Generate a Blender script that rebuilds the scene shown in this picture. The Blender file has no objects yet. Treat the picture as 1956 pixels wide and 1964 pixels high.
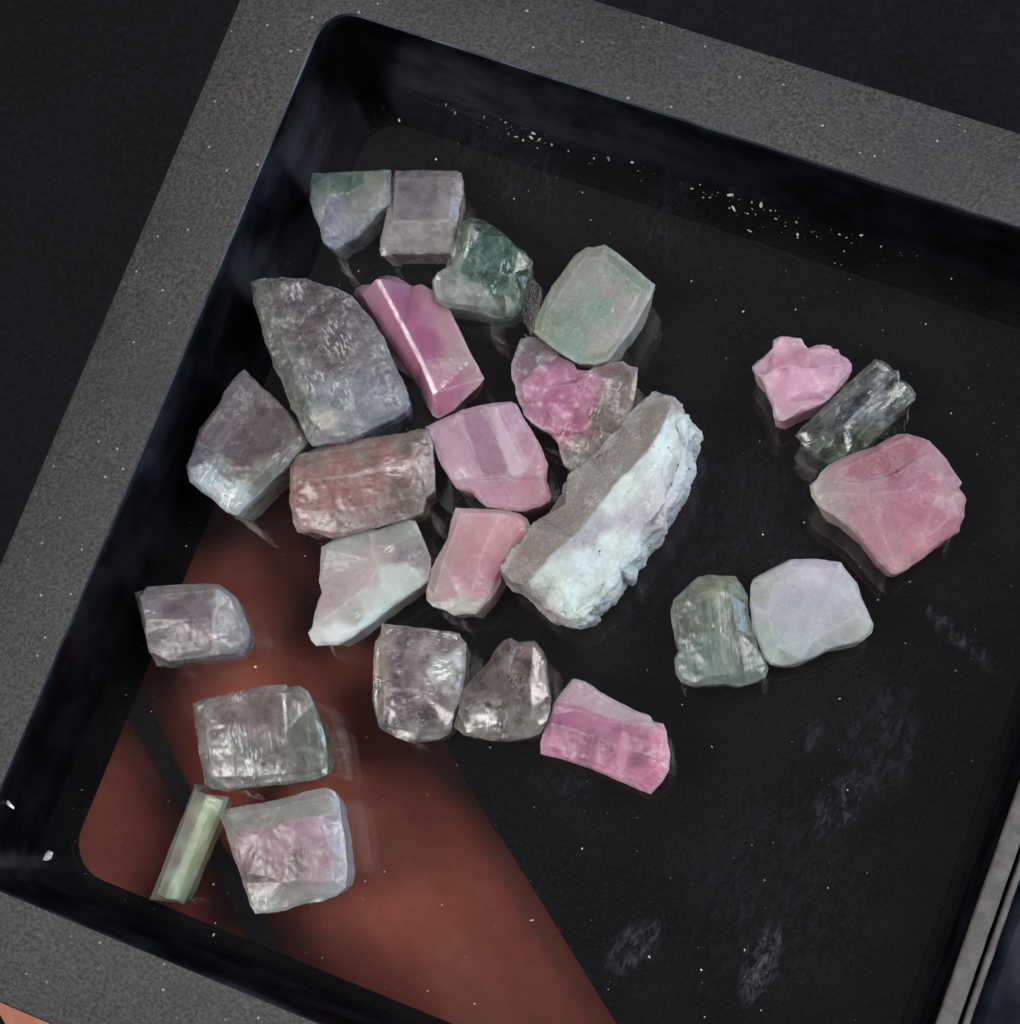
import bpy, bmesh, math, random
import numpy as np
from mathutils import Vector, Matrix, noise
from mathutils.geometry import delaunay_2d_cdt

random.seed(7)
MM = 0.001
sc = bpy.context.scene
col = sc.collection

# ------------------------------------------------------------------ camera
IW, IH, FOC = 1956.0, 1964.0, 4000.0          # photograph size, focal length in its pixels
HC = 130.0                                     # camera height above the tray floor, mm
d = Vector((479.0, -779.0, -FOC)).normalized() # straight down, seen from the camera
ax = (Vector((1, 0, 0)) - d * d.x).normalized()
az = -d
ay = az.cross(ax)
M3 = Matrix((ax, ay, az))                      # camera vector -> world vector
cam_d = bpy.data.cameras.new('camera')
cam = bpy.data.objects.new('camera', cam_d)
col.objects.link(cam)
cam.matrix_world = Matrix.Translation((0, 0, HC * MM)) @ M3.to_4x4()
cam_d.sensor_fit = 'HORIZONTAL'
cam_d.sensor_width = 36.0
cam_d.lens = 36.0 * FOC / IW
cam_d.clip_start = 0.005
cam_d.clip_end = 10.0
sc.camera = cam

# ------------------------------------------------------------------ world, lamps, exposure
w = bpy.data.worlds.new('World')
sc.world = w
w.use_nodes = True
w.node_tree.nodes['Background'].inputs[0].default_value = (0.82, 0.9, 1.0, 1)
w.node_tree.nodes['Background'].inputs[1].default_value = 0.08


def area(name, loc, target, sx, sy, power, colour):
    l = bpy.data.lights.new(name, 'AREA')
    l.shape = 'RECTANGLE'
    l.size, l.size_y = sx, sy
    l.energy = power
    l.color = colour
    o = bpy.data.objects.new(name, l)
    col.objects.link(o)
    o.location = loc
    o.rotation_euler = (Vector(target) - Vector(loc)).to_track_quat('-Z', 'Y').to_euler()
    return o


CEN = (-0.015, 0.022, 0)
area('ceiling_lamp', (0.25, 0.12, 0.50), CEN, 0.20, 0.20, 2.2, (1.0, 0.985, 0.96))
area('window_light', (0.40, 0.10, 0.16), CEN, 0.25, 0.12, 1.3, (0.62, 0.78, 1.0))

area('far_ceiling_lamp', (-0.27, -0.09, 0.46), CEN, 0.18, 0.18, 2.2, (1.0, 0.97, 0.94))

sc.view_settings.view_transform = 'Standard'
sc.view_settings.look = 'None'
sc.view_settings.exposure = 0.0
sc.view_settings.gamma = 1.0
sc.render.engine = 'CYCLES'
sc.cycles.use_denoising = True
sc.cycles.max_bounces = 9
sc.cycles.transparent_max_bounces = 10
sc.cycles.transmission_bounces = 10
sc.cycles.sample_clamp_indirect = 6.0
sc.cycles.caustics_refractive = True
sc.cycles.blur_glossy = 0.6


# ------------------------------------------------------------------ helpers
def un(px, py, z):
    """photograph pixel -> point at height z (mm)"""
    v = M3 @ Vector((px - IW / 2, -(py - IH / 2), -FOC))
    t = (z - HC) / v.z
    return Vector((v.x * t, v.y * t, z))


M3T = M3.transposed()


def proj(p):
    c = M3T @ (p - Vector((0, 0, HC)))
    return (IW / 2 + FOC * c.x / -c.z, IH / 2 - FOC * c.y / -c.z)


def lin(c):
    return tuple((x / 255 / 12.92) if x <= 10 else (((x / 255) + 0.055) / 1.055) ** 2.4 for x in c)


def tag(o, label, cat, group=None):
    o['label'] = label
    o['category'] = cat
    if group:
        o['group'] = group
    return o


def mesh_obj(name, verts, faces, mat, parent=None, smooth=False):
    me = bpy.data.meshes.new(name)
    me.from_pydata([tuple(v) for v in verts], [], faces)
    me.update()
    me.materials.append(mat)
    if smooth:
        me.polygons.foreach_set('use_smooth', [True] * len(me.polygons))
    o = bpy.data.objects.new(name, me)
    col.objects.link(o)
    if parent:
        o.parent = parent
    return o


class NT:
    """small node-tree helper"""

    def __init__(self, name):
        self.m = bpy.data.materials.new(name)
        self.m.use_nodes = True
        self.t = self.m.node_tree
        self.t.nodes.clear()
        self.out = self.n('ShaderNodeOutputMaterial')

    def n(self, kind, **kw):
        nd = self.t.nodes.new(kind)
        for k, v in kw.items():
            if k.startswith('i_'):
                nd.inputs[k[2:].replace('_', ' ')].default_value = v
            else:
                setattr(nd, k, v)
        return nd

    def l(self, a, b):
        self.t.links.new(a, b)

    def val(self, sock, v):
        if hasattr(v, 'is_output'):
            self.l(v, sock)
        else:
            sock.default_value = v

    def math(self, op, a, b=0.0, clamp=False):
        nd = self.n('ShaderNodeMath', operation=op, use_clamp=clamp)
        self.val(nd.inputs[0], a)
        self.val(nd.inputs[1], b)
        return nd.outputs[0]

    def mix(self, f, a, b, blend='MIX'):
        nd = self.n('ShaderNodeMix', data_type='RGBA', blend_type=blend)
        self.val(nd.inputs[0], f)
        self.val(nd.inputs[6], a if hasattr(a, 'is_output') else (*a, 1) if len(a) == 3 else a)
        self.val(nd.inputs[7], b if hasattr(b, 'is_output') else (*b, 1) if len(b) == 3 else b)
        return nd.outputs[2]

    def ramp(self, f, lo, hi, a=0.0, b=1.0):
        nd = self.n('ShaderNodeMapRange', clamp=True, interpolation_type='SMOOTHSTEP')
        self.val(nd.inputs[0], f)
        for i, v in enumerate((lo, hi, a, b)):
            nd.inputs[i + 1].default_value = v
        return nd.outputs[0]

    def coords(self, scale=(1000, 1000, 1000), rot=(0, 0, 0), src=None):
        if src is None:
            src = self.n('ShaderNodeTexCoord').outputs['Object']
        mp = self.n('ShaderNodeMapping')
        self.l(src, mp.inputs[0])
        mp.inputs['Rotation'].default_value = rot
        mp.inputs['Scale'].default_value = scale
        return mp.outputs[0]

    def noise(self, vec, scale, detail=3, rough=0.55, dist=0.0):
        nd = self.n('ShaderNodeTexNoise')
        self.l(vec, nd.inputs['Vector'])
        nd.inputs['Scale'].default_value = scale
        nd.inputs['Detail'].default_value = detail
        nd.inputs['Roughness'].default_value = rough
        nd.inputs['Distortion'].default_value = dist
        return nd.outputs[0]

    def voro(self, vec, scale, feature='F1', out=0, rnd=1.0):
        nd = self.n('ShaderNodeTexVoronoi', feature=feature)
        self.l(vec, nd.inputs['Vector'])
        nd.inputs['Scale'].default_value = scale
        nd.inputs['Randomness'].default_value = rnd
        return nd.outputs[out]

    def bump(self, hgt, dist, strength=1.0, normal=None):
        nd = self.n('ShaderNodeBump')
        self.val(nd.inputs['Height'], hgt)
        nd.inputs['Distance'].default_value = dist
        nd.inputs['Strength'].default_value = strength
        if normal is not None:
            self.l(normal, nd.inputs['Normal'])
        return nd.outputs[0]


# ------------------------------------------------------------------ materials of the setting
def mat_rim():
    t = NT('textured black plastic')
    c = t.coords()
    n1 = t.noise(c, 4.2, 3, 0.75)
    n2 = t.noise(c, 12.0, 2, 0.6)
    n3 = t.noise(c, 0.25, 3, 0.5)
    base = t.mix(t.ramp(n1, 0.3, 0.72), lin((28, 27, 28)), lin((78, 75, 74)))
    base = t.mix(t.ramp(n3, 0.3, 0.7, 0, 0.35), base, lin((52, 54, 60)))
    n4 = t.noise(c, 0.07, 4, 0.65)
    base = t.mix(t.ramp(n4, 0.42, 0.7, 0, 0.45), base, lin((34, 34, 37)))
    sc_ = t.noise(t.coords((350, 2600, 1000), (0, 0, 0.5)), 0.5, 4, 0.7)
    base = t.mix(t.math('MULTIPLY', t.ramp(sc_, 0.66, 0.74, 0, 0.35), t.ramp(n4, 0.4, 0.6)), base, lin((120, 118, 116)))
    v = t.voro(c, 2.2)
    v2 = t.voro(c, 2.2, out=1)
    sep = t.n('ShaderNodeSeparateColor')
    t.l(v2, sep.inputs[0])
    sp = t.math('MULTIPLY', t.ramp(v, 0.22, 0.12), t.ramp(sep.outputs[0], 0.9, 0.97))
    base = t.mix(t.math('MULTIPLY', sp, 0.55), base, lin((190, 185, 180)))
    b = t.n('ShaderNodeBsdfPrincipled')
    t.l(base, b.inputs['Base Color'])
    b.inputs['Roughness'].default_value = 0.6
    b.inputs['Specular IOR Level'].default_value = 0.4
    nrm = t.bump(n1, 0.00009, 0.9)
    nrm = t.bump(n2, 0.00003, 0.7, nrm)
    t.l(nrm, b.inputs['Normal'])
    t.l(b.outputs[0], t.out.inputs[0])
    return t.m


def mat_wall():
    """glossy black moulded plastic: near-black body under a thin cool sheen"""
    t = NT('glossy black moulded plastic')
    c = t.coords()
    n1 = t.noise(c, 0.22, 4, 0.6)
    n2 = t.noise(c, 6.0, 3, 0.6)
    df = t.n('ShaderNodeBsdfDiffuse')
    t.l(t.mix(t.ramp(n1, 0.35, 0.7), lin((5, 5, 6)), lin((15, 16, 21))), df.inputs[0])
    gl = t.n('ShaderNodeBsdfGlossy')
    t.l(t.mix(t.ramp(n1, 0.3, 0.7), (0.012, 0.014, 0.019), (0.040, 0.046, 0.062)), gl.inputs[0])
    gl.inputs['Roughness'].default_value = 0.3
    t.l(t.bump(n2, 0.000012, 0.3), gl.inputs['Normal'])
    ad = t.n('ShaderNodeAddShader')
    t.l(df.outputs[0], ad.inputs[0])
    t.l(gl.outputs[0], ad.inputs[1])
    t.l(ad.outputs[0], t.out.inputs[0])
    return t.m


def mat_divider():
    t = NT('scuffed grey plastic edge')
    c = t.coords()
    n1 = t.noise(c, 1.2, 4, 0.6)
    n2 = t.noise(c, 9.0, 3, 0.6)
    base = t.mix(t.ramp(n1, 0.3, 0.7), lin((62, 59, 59)), lin((92, 88, 88)))
    base = t.mix(t.ramp(n2, 0.3, 0.75, 0, 0.4), base, lin((60, 58, 58)))
    b = t.n('ShaderNodeBsdfPrincipled')
    t.l(base, b.inputs['Base Color'])
    b.inputs['Roughness'].default_value = 0.55
    t.l(t.bump(n2, 0.00004, 0.7), b.inputs['Normal'])
    t.l(b.outputs[0], t.out.inputs[0])
    return t.m


def mat_table():
    t = NT('black cloth')
    c = t.coords()
    n1 = t.noise(c, 0.03, 4, 0.6)
    n2 = t.noise(c, 1.2, 4, 0.8)
    n3 = t.noise(c, 0.9, 3, 0.8)
    base = t.mix(t.ramp(n1, 0.3, 0.7), lin((16, 15, 15)), lin((21, 22, 25)))
    base = t.mix(t.ramp(n2, 0.35, 0.7, 0, 0.6), base, lin((31, 32, 35)))
    base = t.mix(t.ramp(n3, 0.45, 0.75, 0, 0.5), base, lin((10, 10, 11)))
    b = t.n('ShaderNodeBsdfPrincipled')
    t.l(base, b.inputs['Base Color'])
    b.inputs['Roughness'].default_value = 0.95
    b.inputs['Specular IOR Level'].default_value = 0.1
    t.l(b.outputs[0], t.out.inputs[0])
    return t.m


def mat_clear(smudges):
    """clear acrylic sheet: see-through, mirror-like by Fresnel, dusty and smudged"""
    t = NT('clear scratched acrylic')
    c = t.coords()
    tr = t.n('ShaderNodeBsdfTransparent')
    tr.inputs[0].default_value = (0.72, 0.64, 0.63, 1)
    gl = t.n('ShaderNodeBsdfGlossy')
    gl.inputs['Roughness'].default_value = 0.05
    gl.inputs['Color'].default_value = (1, 1, 1, 1)
    t.l(t.bump(t.noise(c, 0.12, 2, 0.5), 0.0001, 0.35), gl.inputs['Normal'])
    fr = t.n('ShaderNodeFresnel')
    fr.inputs[0].default_value = 1.37
    m1 = t.n('ShaderNodeMixShader')
    t.l(fr.outputs[0], m1.inputs[0])
    t.l(tr.outputs[0], m1.inputs[1])
    t.l(gl.outputs[0], m1.inputs[2])
    # haze of fine dust, smears with a shape of their own
    haze = t.ramp(t.noise(c, 0.10, 4, 0.6), 0.35, 0.75, 0.001, 0.005)
    fine = t.math('ADD', t.ramp(t.noise(c, 3.0, 3, 0.75), 0.5, 0.8, 0.0, 0.008), t.ramp(t.noise(c, 8.0, 2, 0.7), 0.4, 0.75, 0.0, 0.009))
    tot = t.math('ADD', haze, fine)
    sep = t.n('ShaderNodeSeparateXYZ')
    t.l(c, sep.inputs[0])
    streak = t.coords((1700, 800, 1000), (0, 0, math.radians(-16)))
    sn = t.noise(streak, 0.9, 5, 0.72, 1.2)
    smask = t.ramp(sn, 0.45, 0.7, 0.0, 0.8)
    for (x, y, rx, ry, ang, amt) in smudges:
        dx = t.math('SUBTRACT', sep.outputs[0], x)
        dy = t.math('SUBTRACT', sep.outputs[1], y)
        ca, sa = math.cos(ang), math.sin(ang)
        u = t.math('ADD', t.math('MULTIPLY', dx, ca / rx), t.math('MULTIPLY', dy, sa / rx))
        v = t.math('ADD', t.math('MULTIPLY', dx, -sa / ry), t.math('MULTIPLY', dy, ca / ry))
        r2 = t.math('ADD', t.math('MULTIPLY', u, u), t.math('MULTIPLY', v, v))
        g = t.ramp(r2, 0.0, 1.4, amt, 0.0)
        tot = t.math('ADD', tot, t.math('MULTIPLY', g, smask))
    df = t.n('ShaderNodeBsdfDiffuse')
    df.inputs[0].default_value = (0.56, 0.64, 0.76, 1)
    m2 = t.n('ShaderNodeMixShader')
    t.l(tot, m2.inputs[0])
    t.l(m1.outputs[0], m2.inputs[1])
    t.l(df.outputs[0], m2.inputs[2])
    t.l(m2.outputs[0], t.out.inputs[0])
    return t.m


def mat_skin():
    t = NT('skin')
    c = t.coords()
    n1 = t.noise(c, 0.16, 3, 0.6)
    n2 = t.noise(c, 1.1, 3, 0.6)
    ridge = t.n('ShaderNodeTexWave', wave_type='BANDS', bands_direction='DIAGONAL')
    t.l(c, ridge.inputs[0])
    ridge.inputs['Scale'].default_value = 0.55
    ridge.inputs['Distortion'].default_value = 6.0
    ridge.inputs['Detail'].default_value = 1.0
    ridge.inputs['Detail Scale'].default_value = 0.25
    base = t.mix(t.ramp(n1, 0.3, 0.7), (0.50, 0.20, 0.135), (0.62, 0.28, 0.20))
    base = t.mix(t.ramp(n2, 0.4, 0.75, 0, 0.3), base, (0.40, 0.13, 0.09))
    b = t.n('ShaderNodeBsdfPrincipled')
    t.l(base, b.inputs['Base Color'])
    b.inputs['Roughness'].default_value = 0.5
    b.inputs['Subsurface Weight'].default_value = 0.5
    b.inputs['Subsurface Radius'].default_value = (1.0, 0.35, 0.2)
    b.inputs['Subsurface Scale'].default_value = 0.0016
    t.l(t.bump(ridge.outputs[1], 0.00001, 0.25, t.bump(n2, 0.0001, 0.35)), b.inputs['Normal'])
    t.l(b.outputs[0], t.out.inputs[0])
    return t.m


def mat_simple(name, colour, rough=0.6):
    t = NT(name)
    c = t.coords()
    b = t.n('ShaderNodeBsdfPrincipled')
    t.l(t.mix(t.ramp(t.noise(c, 3.0, 2), 0.3, 0.7), tuple(x * 0.75 for x in colour), colour), b.inputs['Base Color'])
    b.inputs['Roughness'].default_value = rough
    t.l(b.outputs[0], t.out.inputs[0])
    return t.m


M_RIM, M_WALL, M_DIV, M_TABLE, M_SKIN = mat_rim(), mat_wall(), mat_divider(), mat_table(), mat_skin()

# ------------------------------------------------------------------ table far below
tb = mesh_obj('table', [(-1.5, -1.5, 0), (1.5, -1.5, 0), (1.5, 1.5, 0), (-1.5, 1.5, 0)], [(0, 1, 2, 3)], M_TABLE)
tb.location = (0, 0, -0.13)
tb['kind'] = 'structure'

# ------------------------------------------------------------------ the tray
ROT = math.radians(-21.25)
TC = Vector((-10.37, 19.48, 0))          # centre of the compartment, mm
TW, TH, RIM_H = 55.6 / 2, 57.93 / 2, 8.6
tray = bpy.data.objects.new('gem_tray', None)
col.objects.link(tray)
tray.location = TC * MM
tray.rotation_euler = (0, 0, ROT)
tray.empty_display_size = 0.01
tag(tray, 'black plastic gem tray with textured grey rim and clear see-through floor', 'tray')


def loop(x0, y0, x1, y1, r, z, n=8):
    """rounded rectangle, counter-clockwise"""
    pts = []
    for cx, cy, a0 in ((x1 - r, y1 - r, 0), (x0 + r, y1 - r, 90), (x0 + r, y0 + r, 180), (x1 - r, y0 + r, 270)):
        for k in range(n + 1):
            a = math.radians(a0 + 90 * k / n)
            pts.append(Vector((cx + r * math.cos(a), cy + r * math.sin(a), z)) * MM)
    return pts


def lofts(name, loops, mat, parent, smooth=True, flip=False):
    n = len(loops[0])
    vs = [v for lp in loops for v in lp]
    fs = []
    for i in range(len(loops) - 1):
        for k in range(n):
            q = (i * n + k, i * n + (k + 1) % n, (i + 1) * n + (k + 1) % n, (i + 1) * n + k)
            fs.append(q[::-1] if flip else q)
    o = mesh_obj(name, vs, fs, mat, parent, smooth)
    o.data.set_sharp_from_angle(angle=math.radians(35))
    return o


RW = 6.3          # rim width, left, top and bottom
# inner wall with a little draft, a fillet at the foot and a rounded lip at the head
wl = []
for ins, z, r in ((-0.22, RIM_H + 0.0, 2.3), (-0.08, RIM_H - 0.04, 2.25), (0.02, RIM_H - 0.18, 2.2), (0.08, RIM_H - 0.5, 2.2),
                  (0.25, 4.0, 2.1), (0.42, 0.5, 2.0), (0.50, 0.0, 2.0), (0.52, -2.9, 2.0)):
    wl.append(loop(-TW + ins, -TH + ins, TW + 0.03, TH - ins, r, z))
lofts('inner_wall', wl, M_WALL, tray, flip=True)


# four mitred rim bars: gently sloping tops, rounded outer edges
def bar(name, prof_in, prof_out, corner_a, corner_b, mat):
    """loft of a rim side between two mitred ends; profile points are (outward distance, z)"""
    prof = prof_in + prof_out
    vs, fs = [], []
    ns = 40
    for k in range(ns + 1):
        f = k / ns
        for (o_, z) in prof:
            a, b = corner_a(o_), corner_b(o_)
            vs.append(Vector((a[0] + (b[0] - a[0]) * f, a[1] + (b[1] - a[1]) * f, z)) * MM)
    m = len(prof)
    for k in range(ns):
        for j in range(m - 1):
            fs.append((k * m + j, (k + 1) * m + j, (k + 1) * m + j + 1, k * m + j + 1))
    o = mesh_obj(name, vs, fs, mat, tray, True)
    bm = bmesh.new()
    bm.from_mesh(o.data)
    bmesh.ops.recalc_face_normals(bm, faces=bm.faces)
    if sum(f.normal.z for f in bm.faces) < 0:
        bmesh.ops.reverse_faces(bm, faces=bm.faces)
    bm.to_mesh(o.data)
    bm.free()
    o.data.set_sharp_from_angle(angle=math.radians(35))
    return o


top_prof = [(0.2, RIM_H + 0.012), (0.7, RIM_H + 0.02), (3.0, RIM_H - 0.35), (RW - 0.5, RIM_H - 0.95), (RW - 0.12, RIM_H - 1.12),
            (RW, RIM_H - 1.4), (RW + 0.1, 3.0), (RW + 0.1, -3.0)]
XR = TW + 1.1
E_ = 0.012
bar('rim_bar', top_prof, [], lambda o: (-TW - o, -TH - o), lambda o: (-TW - o, TH + o), M_RIM)
bar('rim_bar', top_prof, [], lambda o: (-TW - o + E_, TH + o), lambda o: (XR + 30, TH + o), M_RIM)
bar('rim_bar', top_prof, [], lambda o: (-TW - o + E_, -TH - o), lambda o: (XR + 30, -TH - o), M_RIM)
# corner webs between the round inner corner and the straight bars
for sy in (-1, 1):
    vs = [Vector((-TW - 0.21, sy * (TH + 0.21), RIM_H + 0.006)) * MM]
    r = 2.3
    for k in range(13):
        a = math.radians(90 + 90 * k / 12)
        vs.append(Vector((-TW - 0.22 + r + r * math.cos(a), sy * (TH + 0.22 - r + r * math.sin(a)), RIM_H + 0.004)) * MM)
    mesh_obj('corner_fillet', vs, [((0, k, k + 1) if sy > 0 else (0, k + 1, k)) for k in range(1, 13)], M_RIM, tray)
# thin divider along the right side
dv, df_ = [], []
dp = [(TW + 0.08, RIM_H - 0.5), (TW - 0.05, RIM_H - 0.25), (TW - 0.02, RIM_H - 0.08), (TW + 0.08, RIM_H), (TW + 1.0, RIM_H), (TW + 1.08, RIM_H - 0.06), (TW + 1.1, RIM_H - 0.2), (TW + 1.1, -2.9)]
ns = 60
for k in range(ns + 1):
    y = -TH - 0.15 + (2 * TH + 0.3) * k / ns
    for j, (x, z) in enumerate(dp):
        wob = 0.035 * noise.noise(Vector((y * 0.9, j * 0.2, 3.0)))
        dv.append(Vector((x + wob, y, z)) * MM)
m = len(dp)
for k in range(ns):
    for j in range(m - 1):
        df_.append((k * m + j, k * m + j + 1, (k + 1) * m + j + 1, (k + 1) * m + j))
o = mesh_obj('divider', dv, df_, M_DIV, tray, True)
o.data.set_sharp_from_angle(angle=math.radians(40))
# the ledge under the clear sheet, with round corners
LI = 1.75
lofts('ledge', [loop(-TW + 0.45, -TH + 0.45, TW - 0.1, TH - 0.45, 2.0, -1.66), loop(-TW + LI - 0.1, -TH + LI - 0.3, TW - 0.9, TH - LI - 0.35, 2.6, -1.66),
                loop(-TW + LI, -TH + LI - 0.2, TW - 1.0, TH - LI - 0.45, 2.6, -1.76), loop(-TW + LI, -TH + LI - 0.2, TW - 1.0, TH - LI - 0.45, 2.6, -2.9)],
      M_WALL, tray, flip=True)
Rz = Matrix.Rotation(-ROT, 3, 'Z')


def loc(px, py, z=0.0):
    return Rz @ (un(px, py, z) - TC)


sm = []
for px, py, rx, ry, ang, amt in ((1215, 1815, 2.2, 1.2, 60, 0.10), (1460, 1850, 1.1, 2.6, 0, 0.13), (1610, 1540, 1.3, 2.4, -20, 0.06), (1690, 1420, 2.5, 4.0, 10, 0.028),
                                 (1845, 1225, 3.2, 0.5, -22, 0.07), (1560, 1410, 0.6, 1.3, 10, 0.05), (1290, 430, 3, 4, 20, 0.02), (1080, 1500, 2.5, 1.0, 10, 0.03),
                                 (1400, 1000, 9, 9, 0, 0.012), (1500, 1700, 6, 7, 0, 0.014), (960, 300, 6, 3, -20, 0.02)):
    p = loc(px, py)
    sm.append((p.x, p.y, rx, ry, math.radians(ang), amt))
M_CLEAR = mat_clear(sm)
pl = []
for z in (0.0, -1.6):
    pl.append([Vector((x, y, z)) * MM for x, y in ((-TW + 0.44, -TH + 0.44), (TW - 0.12, -TH + 0.44), (TW - 0.12, TH - 0.44), (-TW + 0.44, TH - 0.44))])
mesh_obj('clear_floor', pl[0] + pl[1], [(0, 1, 2, 3), (7, 6, 5, 4)], M_CLEAR, tray)

# ------------------------------------------------------------------ a second tray pushed against the first
tray2 = bpy.data.objects.new('neighbour_tray', None)
col.objects.link(tray2)
tray2.location = (TC + Matrix.Rotation(ROT, 3, 'Z') @ Vector((TW + 1.35, 0, 0))) * MM
tray2.rotation_euler = (0, 0, ROT)
tray2.empty_display_size = 0.01
tag(tray2, 'blue-black plastic tray pushed against the thin divider of the gem tray', 'tray')
tp = [(0, -2.9), (0, RIM_H - 0.3), (0.05, RIM_H - 0.16), (0.32, RIM_H - 0.16), (0.37, RIM_H - 0.22), (0.42, RIM_H - 0.5), (0.9, 4.0), (1.3, 0.2), (2.0, 0.0), (24.0, 0.0)]
for name, pr, mat in (('rim', tp[:5], M_DIV), ('inner_wall', tp[4:9], M_WALL), ('floor', tp[8:], M_WALL)):
    vs, fs = [], []
    for k in range(ns + 1):
        y = -TH - 6 + (2 * TH + 6) * k / ns
        for j, (x, z) in enumerate(pr):
            wob = 0.05 * noise.noise(Vector((y * 1.1, j * 0.2, 9.0))) if z > 6 else 0
            vs.append(Vector((x + wob, y, z)) * MM)
    m = len(pr)
    for k in range(ns):
        for j in range(m - 1):
            fs.append((k * m + j, k * m + j + 1, (k + 1) * m + j + 1, (k + 1) * m + j))
    mesh_obj(name, vs, fs, mat, tray2, True)

# ------------------------------------------------------------------ the hand under the tray
def build_hand():
    dirA = Vector((0.503, -0.864, 0))
    nrm = Vector((0.864, 0.503, 0))             # towards the thumb side
    tip = un(345, 985, -12.0)
    balls = []

    def chain(pts):
        for (p, r), (q, s) in zip(pts, pts[1:]):
            n = max(2, int((q - p).length / 1.6))
            for k in range(n):
                f = k / n
                balls.append((p.lerp(q, f), r + (s - r) * f))
        balls.append(pts[-1])

    def P(along, side, z):
        return tip + dirA * along + nrm * side + Vector((0, 0, z + 12.0))

    # index finger: flat against the underside of the tray
    chain([(P(-1, 0.6, -14.6), 6.2), (P(4, 0.4, -13.2), 7.6), (P(10, 0.1, -12.2), 8.7), (P(18, 0, -12.0), 8.9), (P(26, 0, -12.0), 8.5), (P(34, 0, -12.2), 8.9),
           (P(46, 0, -12.8), 9.2), (P(52, 0, -13.5), 9.3), (P(66, -0.5, -18), 9.8), (P(84, -1.5, -27), 11)])
    # middle finger
    s = -18.5
    chain([(P(3, s + 0.2, -14.5), 6.6), (P(7, s, -12.9), 8.0), (P(13, s, -12.2), 8.8), (P(20, s, -12.0), 9.0), (P(28, s, -12.0), 8.7), (P(40, s, -12.3), 9.1), (P(54, s, -13.5), 9.5),
           (P(70, s + 0.5, -18), 10), (P(88, s + 1.5, -28), 11.3)])
    # ring and little finger, curled away below
    s = -37.5
    chain([(P(40, s + 2, -47), 6.5), (P(38, s + 1, -40), 7.8), (P(40, s, -30), 8.4), (P(48, s, -24), 8.8), (P(66, s + 2, -24), 9.4), (P(90, s + 4, -31), 10.8)])
    s = -54
    chain([(P(62, s + 3, -50), 5.6), (P(58, s + 2, -43), 6.8), (P(60, s, -34), 7.4), (P(68, s + 2, -30), 7.8), (P(80, s + 5, -30), 8.4), (P(98, s + 8, -35), 9.6)])
    # palm
    for sd, zz in ((-2, -30), (-14, -32), (-26, -34), (-40, -36)):
        chain([(P(84, sd, zz), 12), (P(110, sd * 0.95 + 1, zz - 6), 13.5), (P(138, sd * 0.8, zz - 9), 14.5), (P(158, sd * 0.65 - 4, zz - 10), 14)])
    # thumb, out to the side
    chain([(P(150, 0, -40), 14), (P(132, 14, -37), 13), (P(110, 27, -32), 10.5), (P(92, 33, -28), 9.6), (P(76, 35, -25), 9.4), (P(66, 35, -24), 8)])
    # wrist
    chain([(P(150, -16, -44), 20), (P(190, -18, -52), 21)])
    chain([(P(150, -30, -44), 17), (P(190, -28, -52), 19)])
    bm = bmesh.new()
    for p, r in balls:
        bmesh.ops.create_icosphere(bm, subdivisions=2, radius=r * MM, matrix=Matrix.Translation(p * MM))
    me = bpy.data.meshes.new('hand_raw')
    bm.to_mesh(me)
    bm.free()
    o = bpy.data.objects.new('hand_raw', me)
    col.objects.link(o)
    md = o.modifiers.new('r', 'REMESH')
    md.mode = 'VOXEL'
    md.voxel_size = 0.75 * MM
    ms = o.modifiers.new('s', 'SMOOTH')
    ms.iterations = 6
    dg = bpy.context.evaluated_depsgraph_get()
    me2 = bpy.data.meshes.new_from_object(o.evaluated_get(dg))
    bpy.data.objects.remove(o)
    # finger pads flattened where they press on the tray, creases at the joints
    base = tip
    for v in me2.vertices:
        p = v.co / MM
        rel = p - base
        al = rel.dot(dirA)
        sd = rel.dot(nrm)
        if p.z > -16:
            if -10 < sd < 10:
                for j in (25.5, 27.2, 48.0, 50.2):
                    p.z -= 0.10 * math.exp(-((al - j + 0.03 * sd * sd * 0.3) / 0.45) ** 2)
            elif -29 < sd < -9:
                for j in (27.0, 28.6, 50.0):
                    p.z -= 0.10 * math.exp(-((al - j) / 0.45) ** 2)
            top = -3.25
            if p.z > top - 0.5:
                p.z = top - 0.5 + 0.5 * math.tanh((p.z - top + 0.5) / 0.5)
        v.co = p * MM
    me2.name = 'hand'
    me2.materials.clear()
    me2.materials.append(M_SKIN)
    me2.polygons.foreach_set('use_smooth', [True] * len(me2.polygons))
    h = bpy.data.objects.new('hand', me2)
    col.objects.link(h)
    tag(h, 'bare hand under the tray, two finger pads pressed against its clear floor', 'hand')
    return h


build_hand()

# ------------------------------------------------------------------ crystals
FR = {1: (560, 300, 500 / 1924), 2: (340, 500, 620 / 1924), 3: (780, 440, 620 / 1924), 4: (1400, 620, 500 / 1924),
      5: (540, 940, 560 / 1924), 6: (240, 1080, 460 / 1270), 7: (940, 740, 440 / 1771), 8: (980, 1050, 720 / 1924)}


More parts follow.
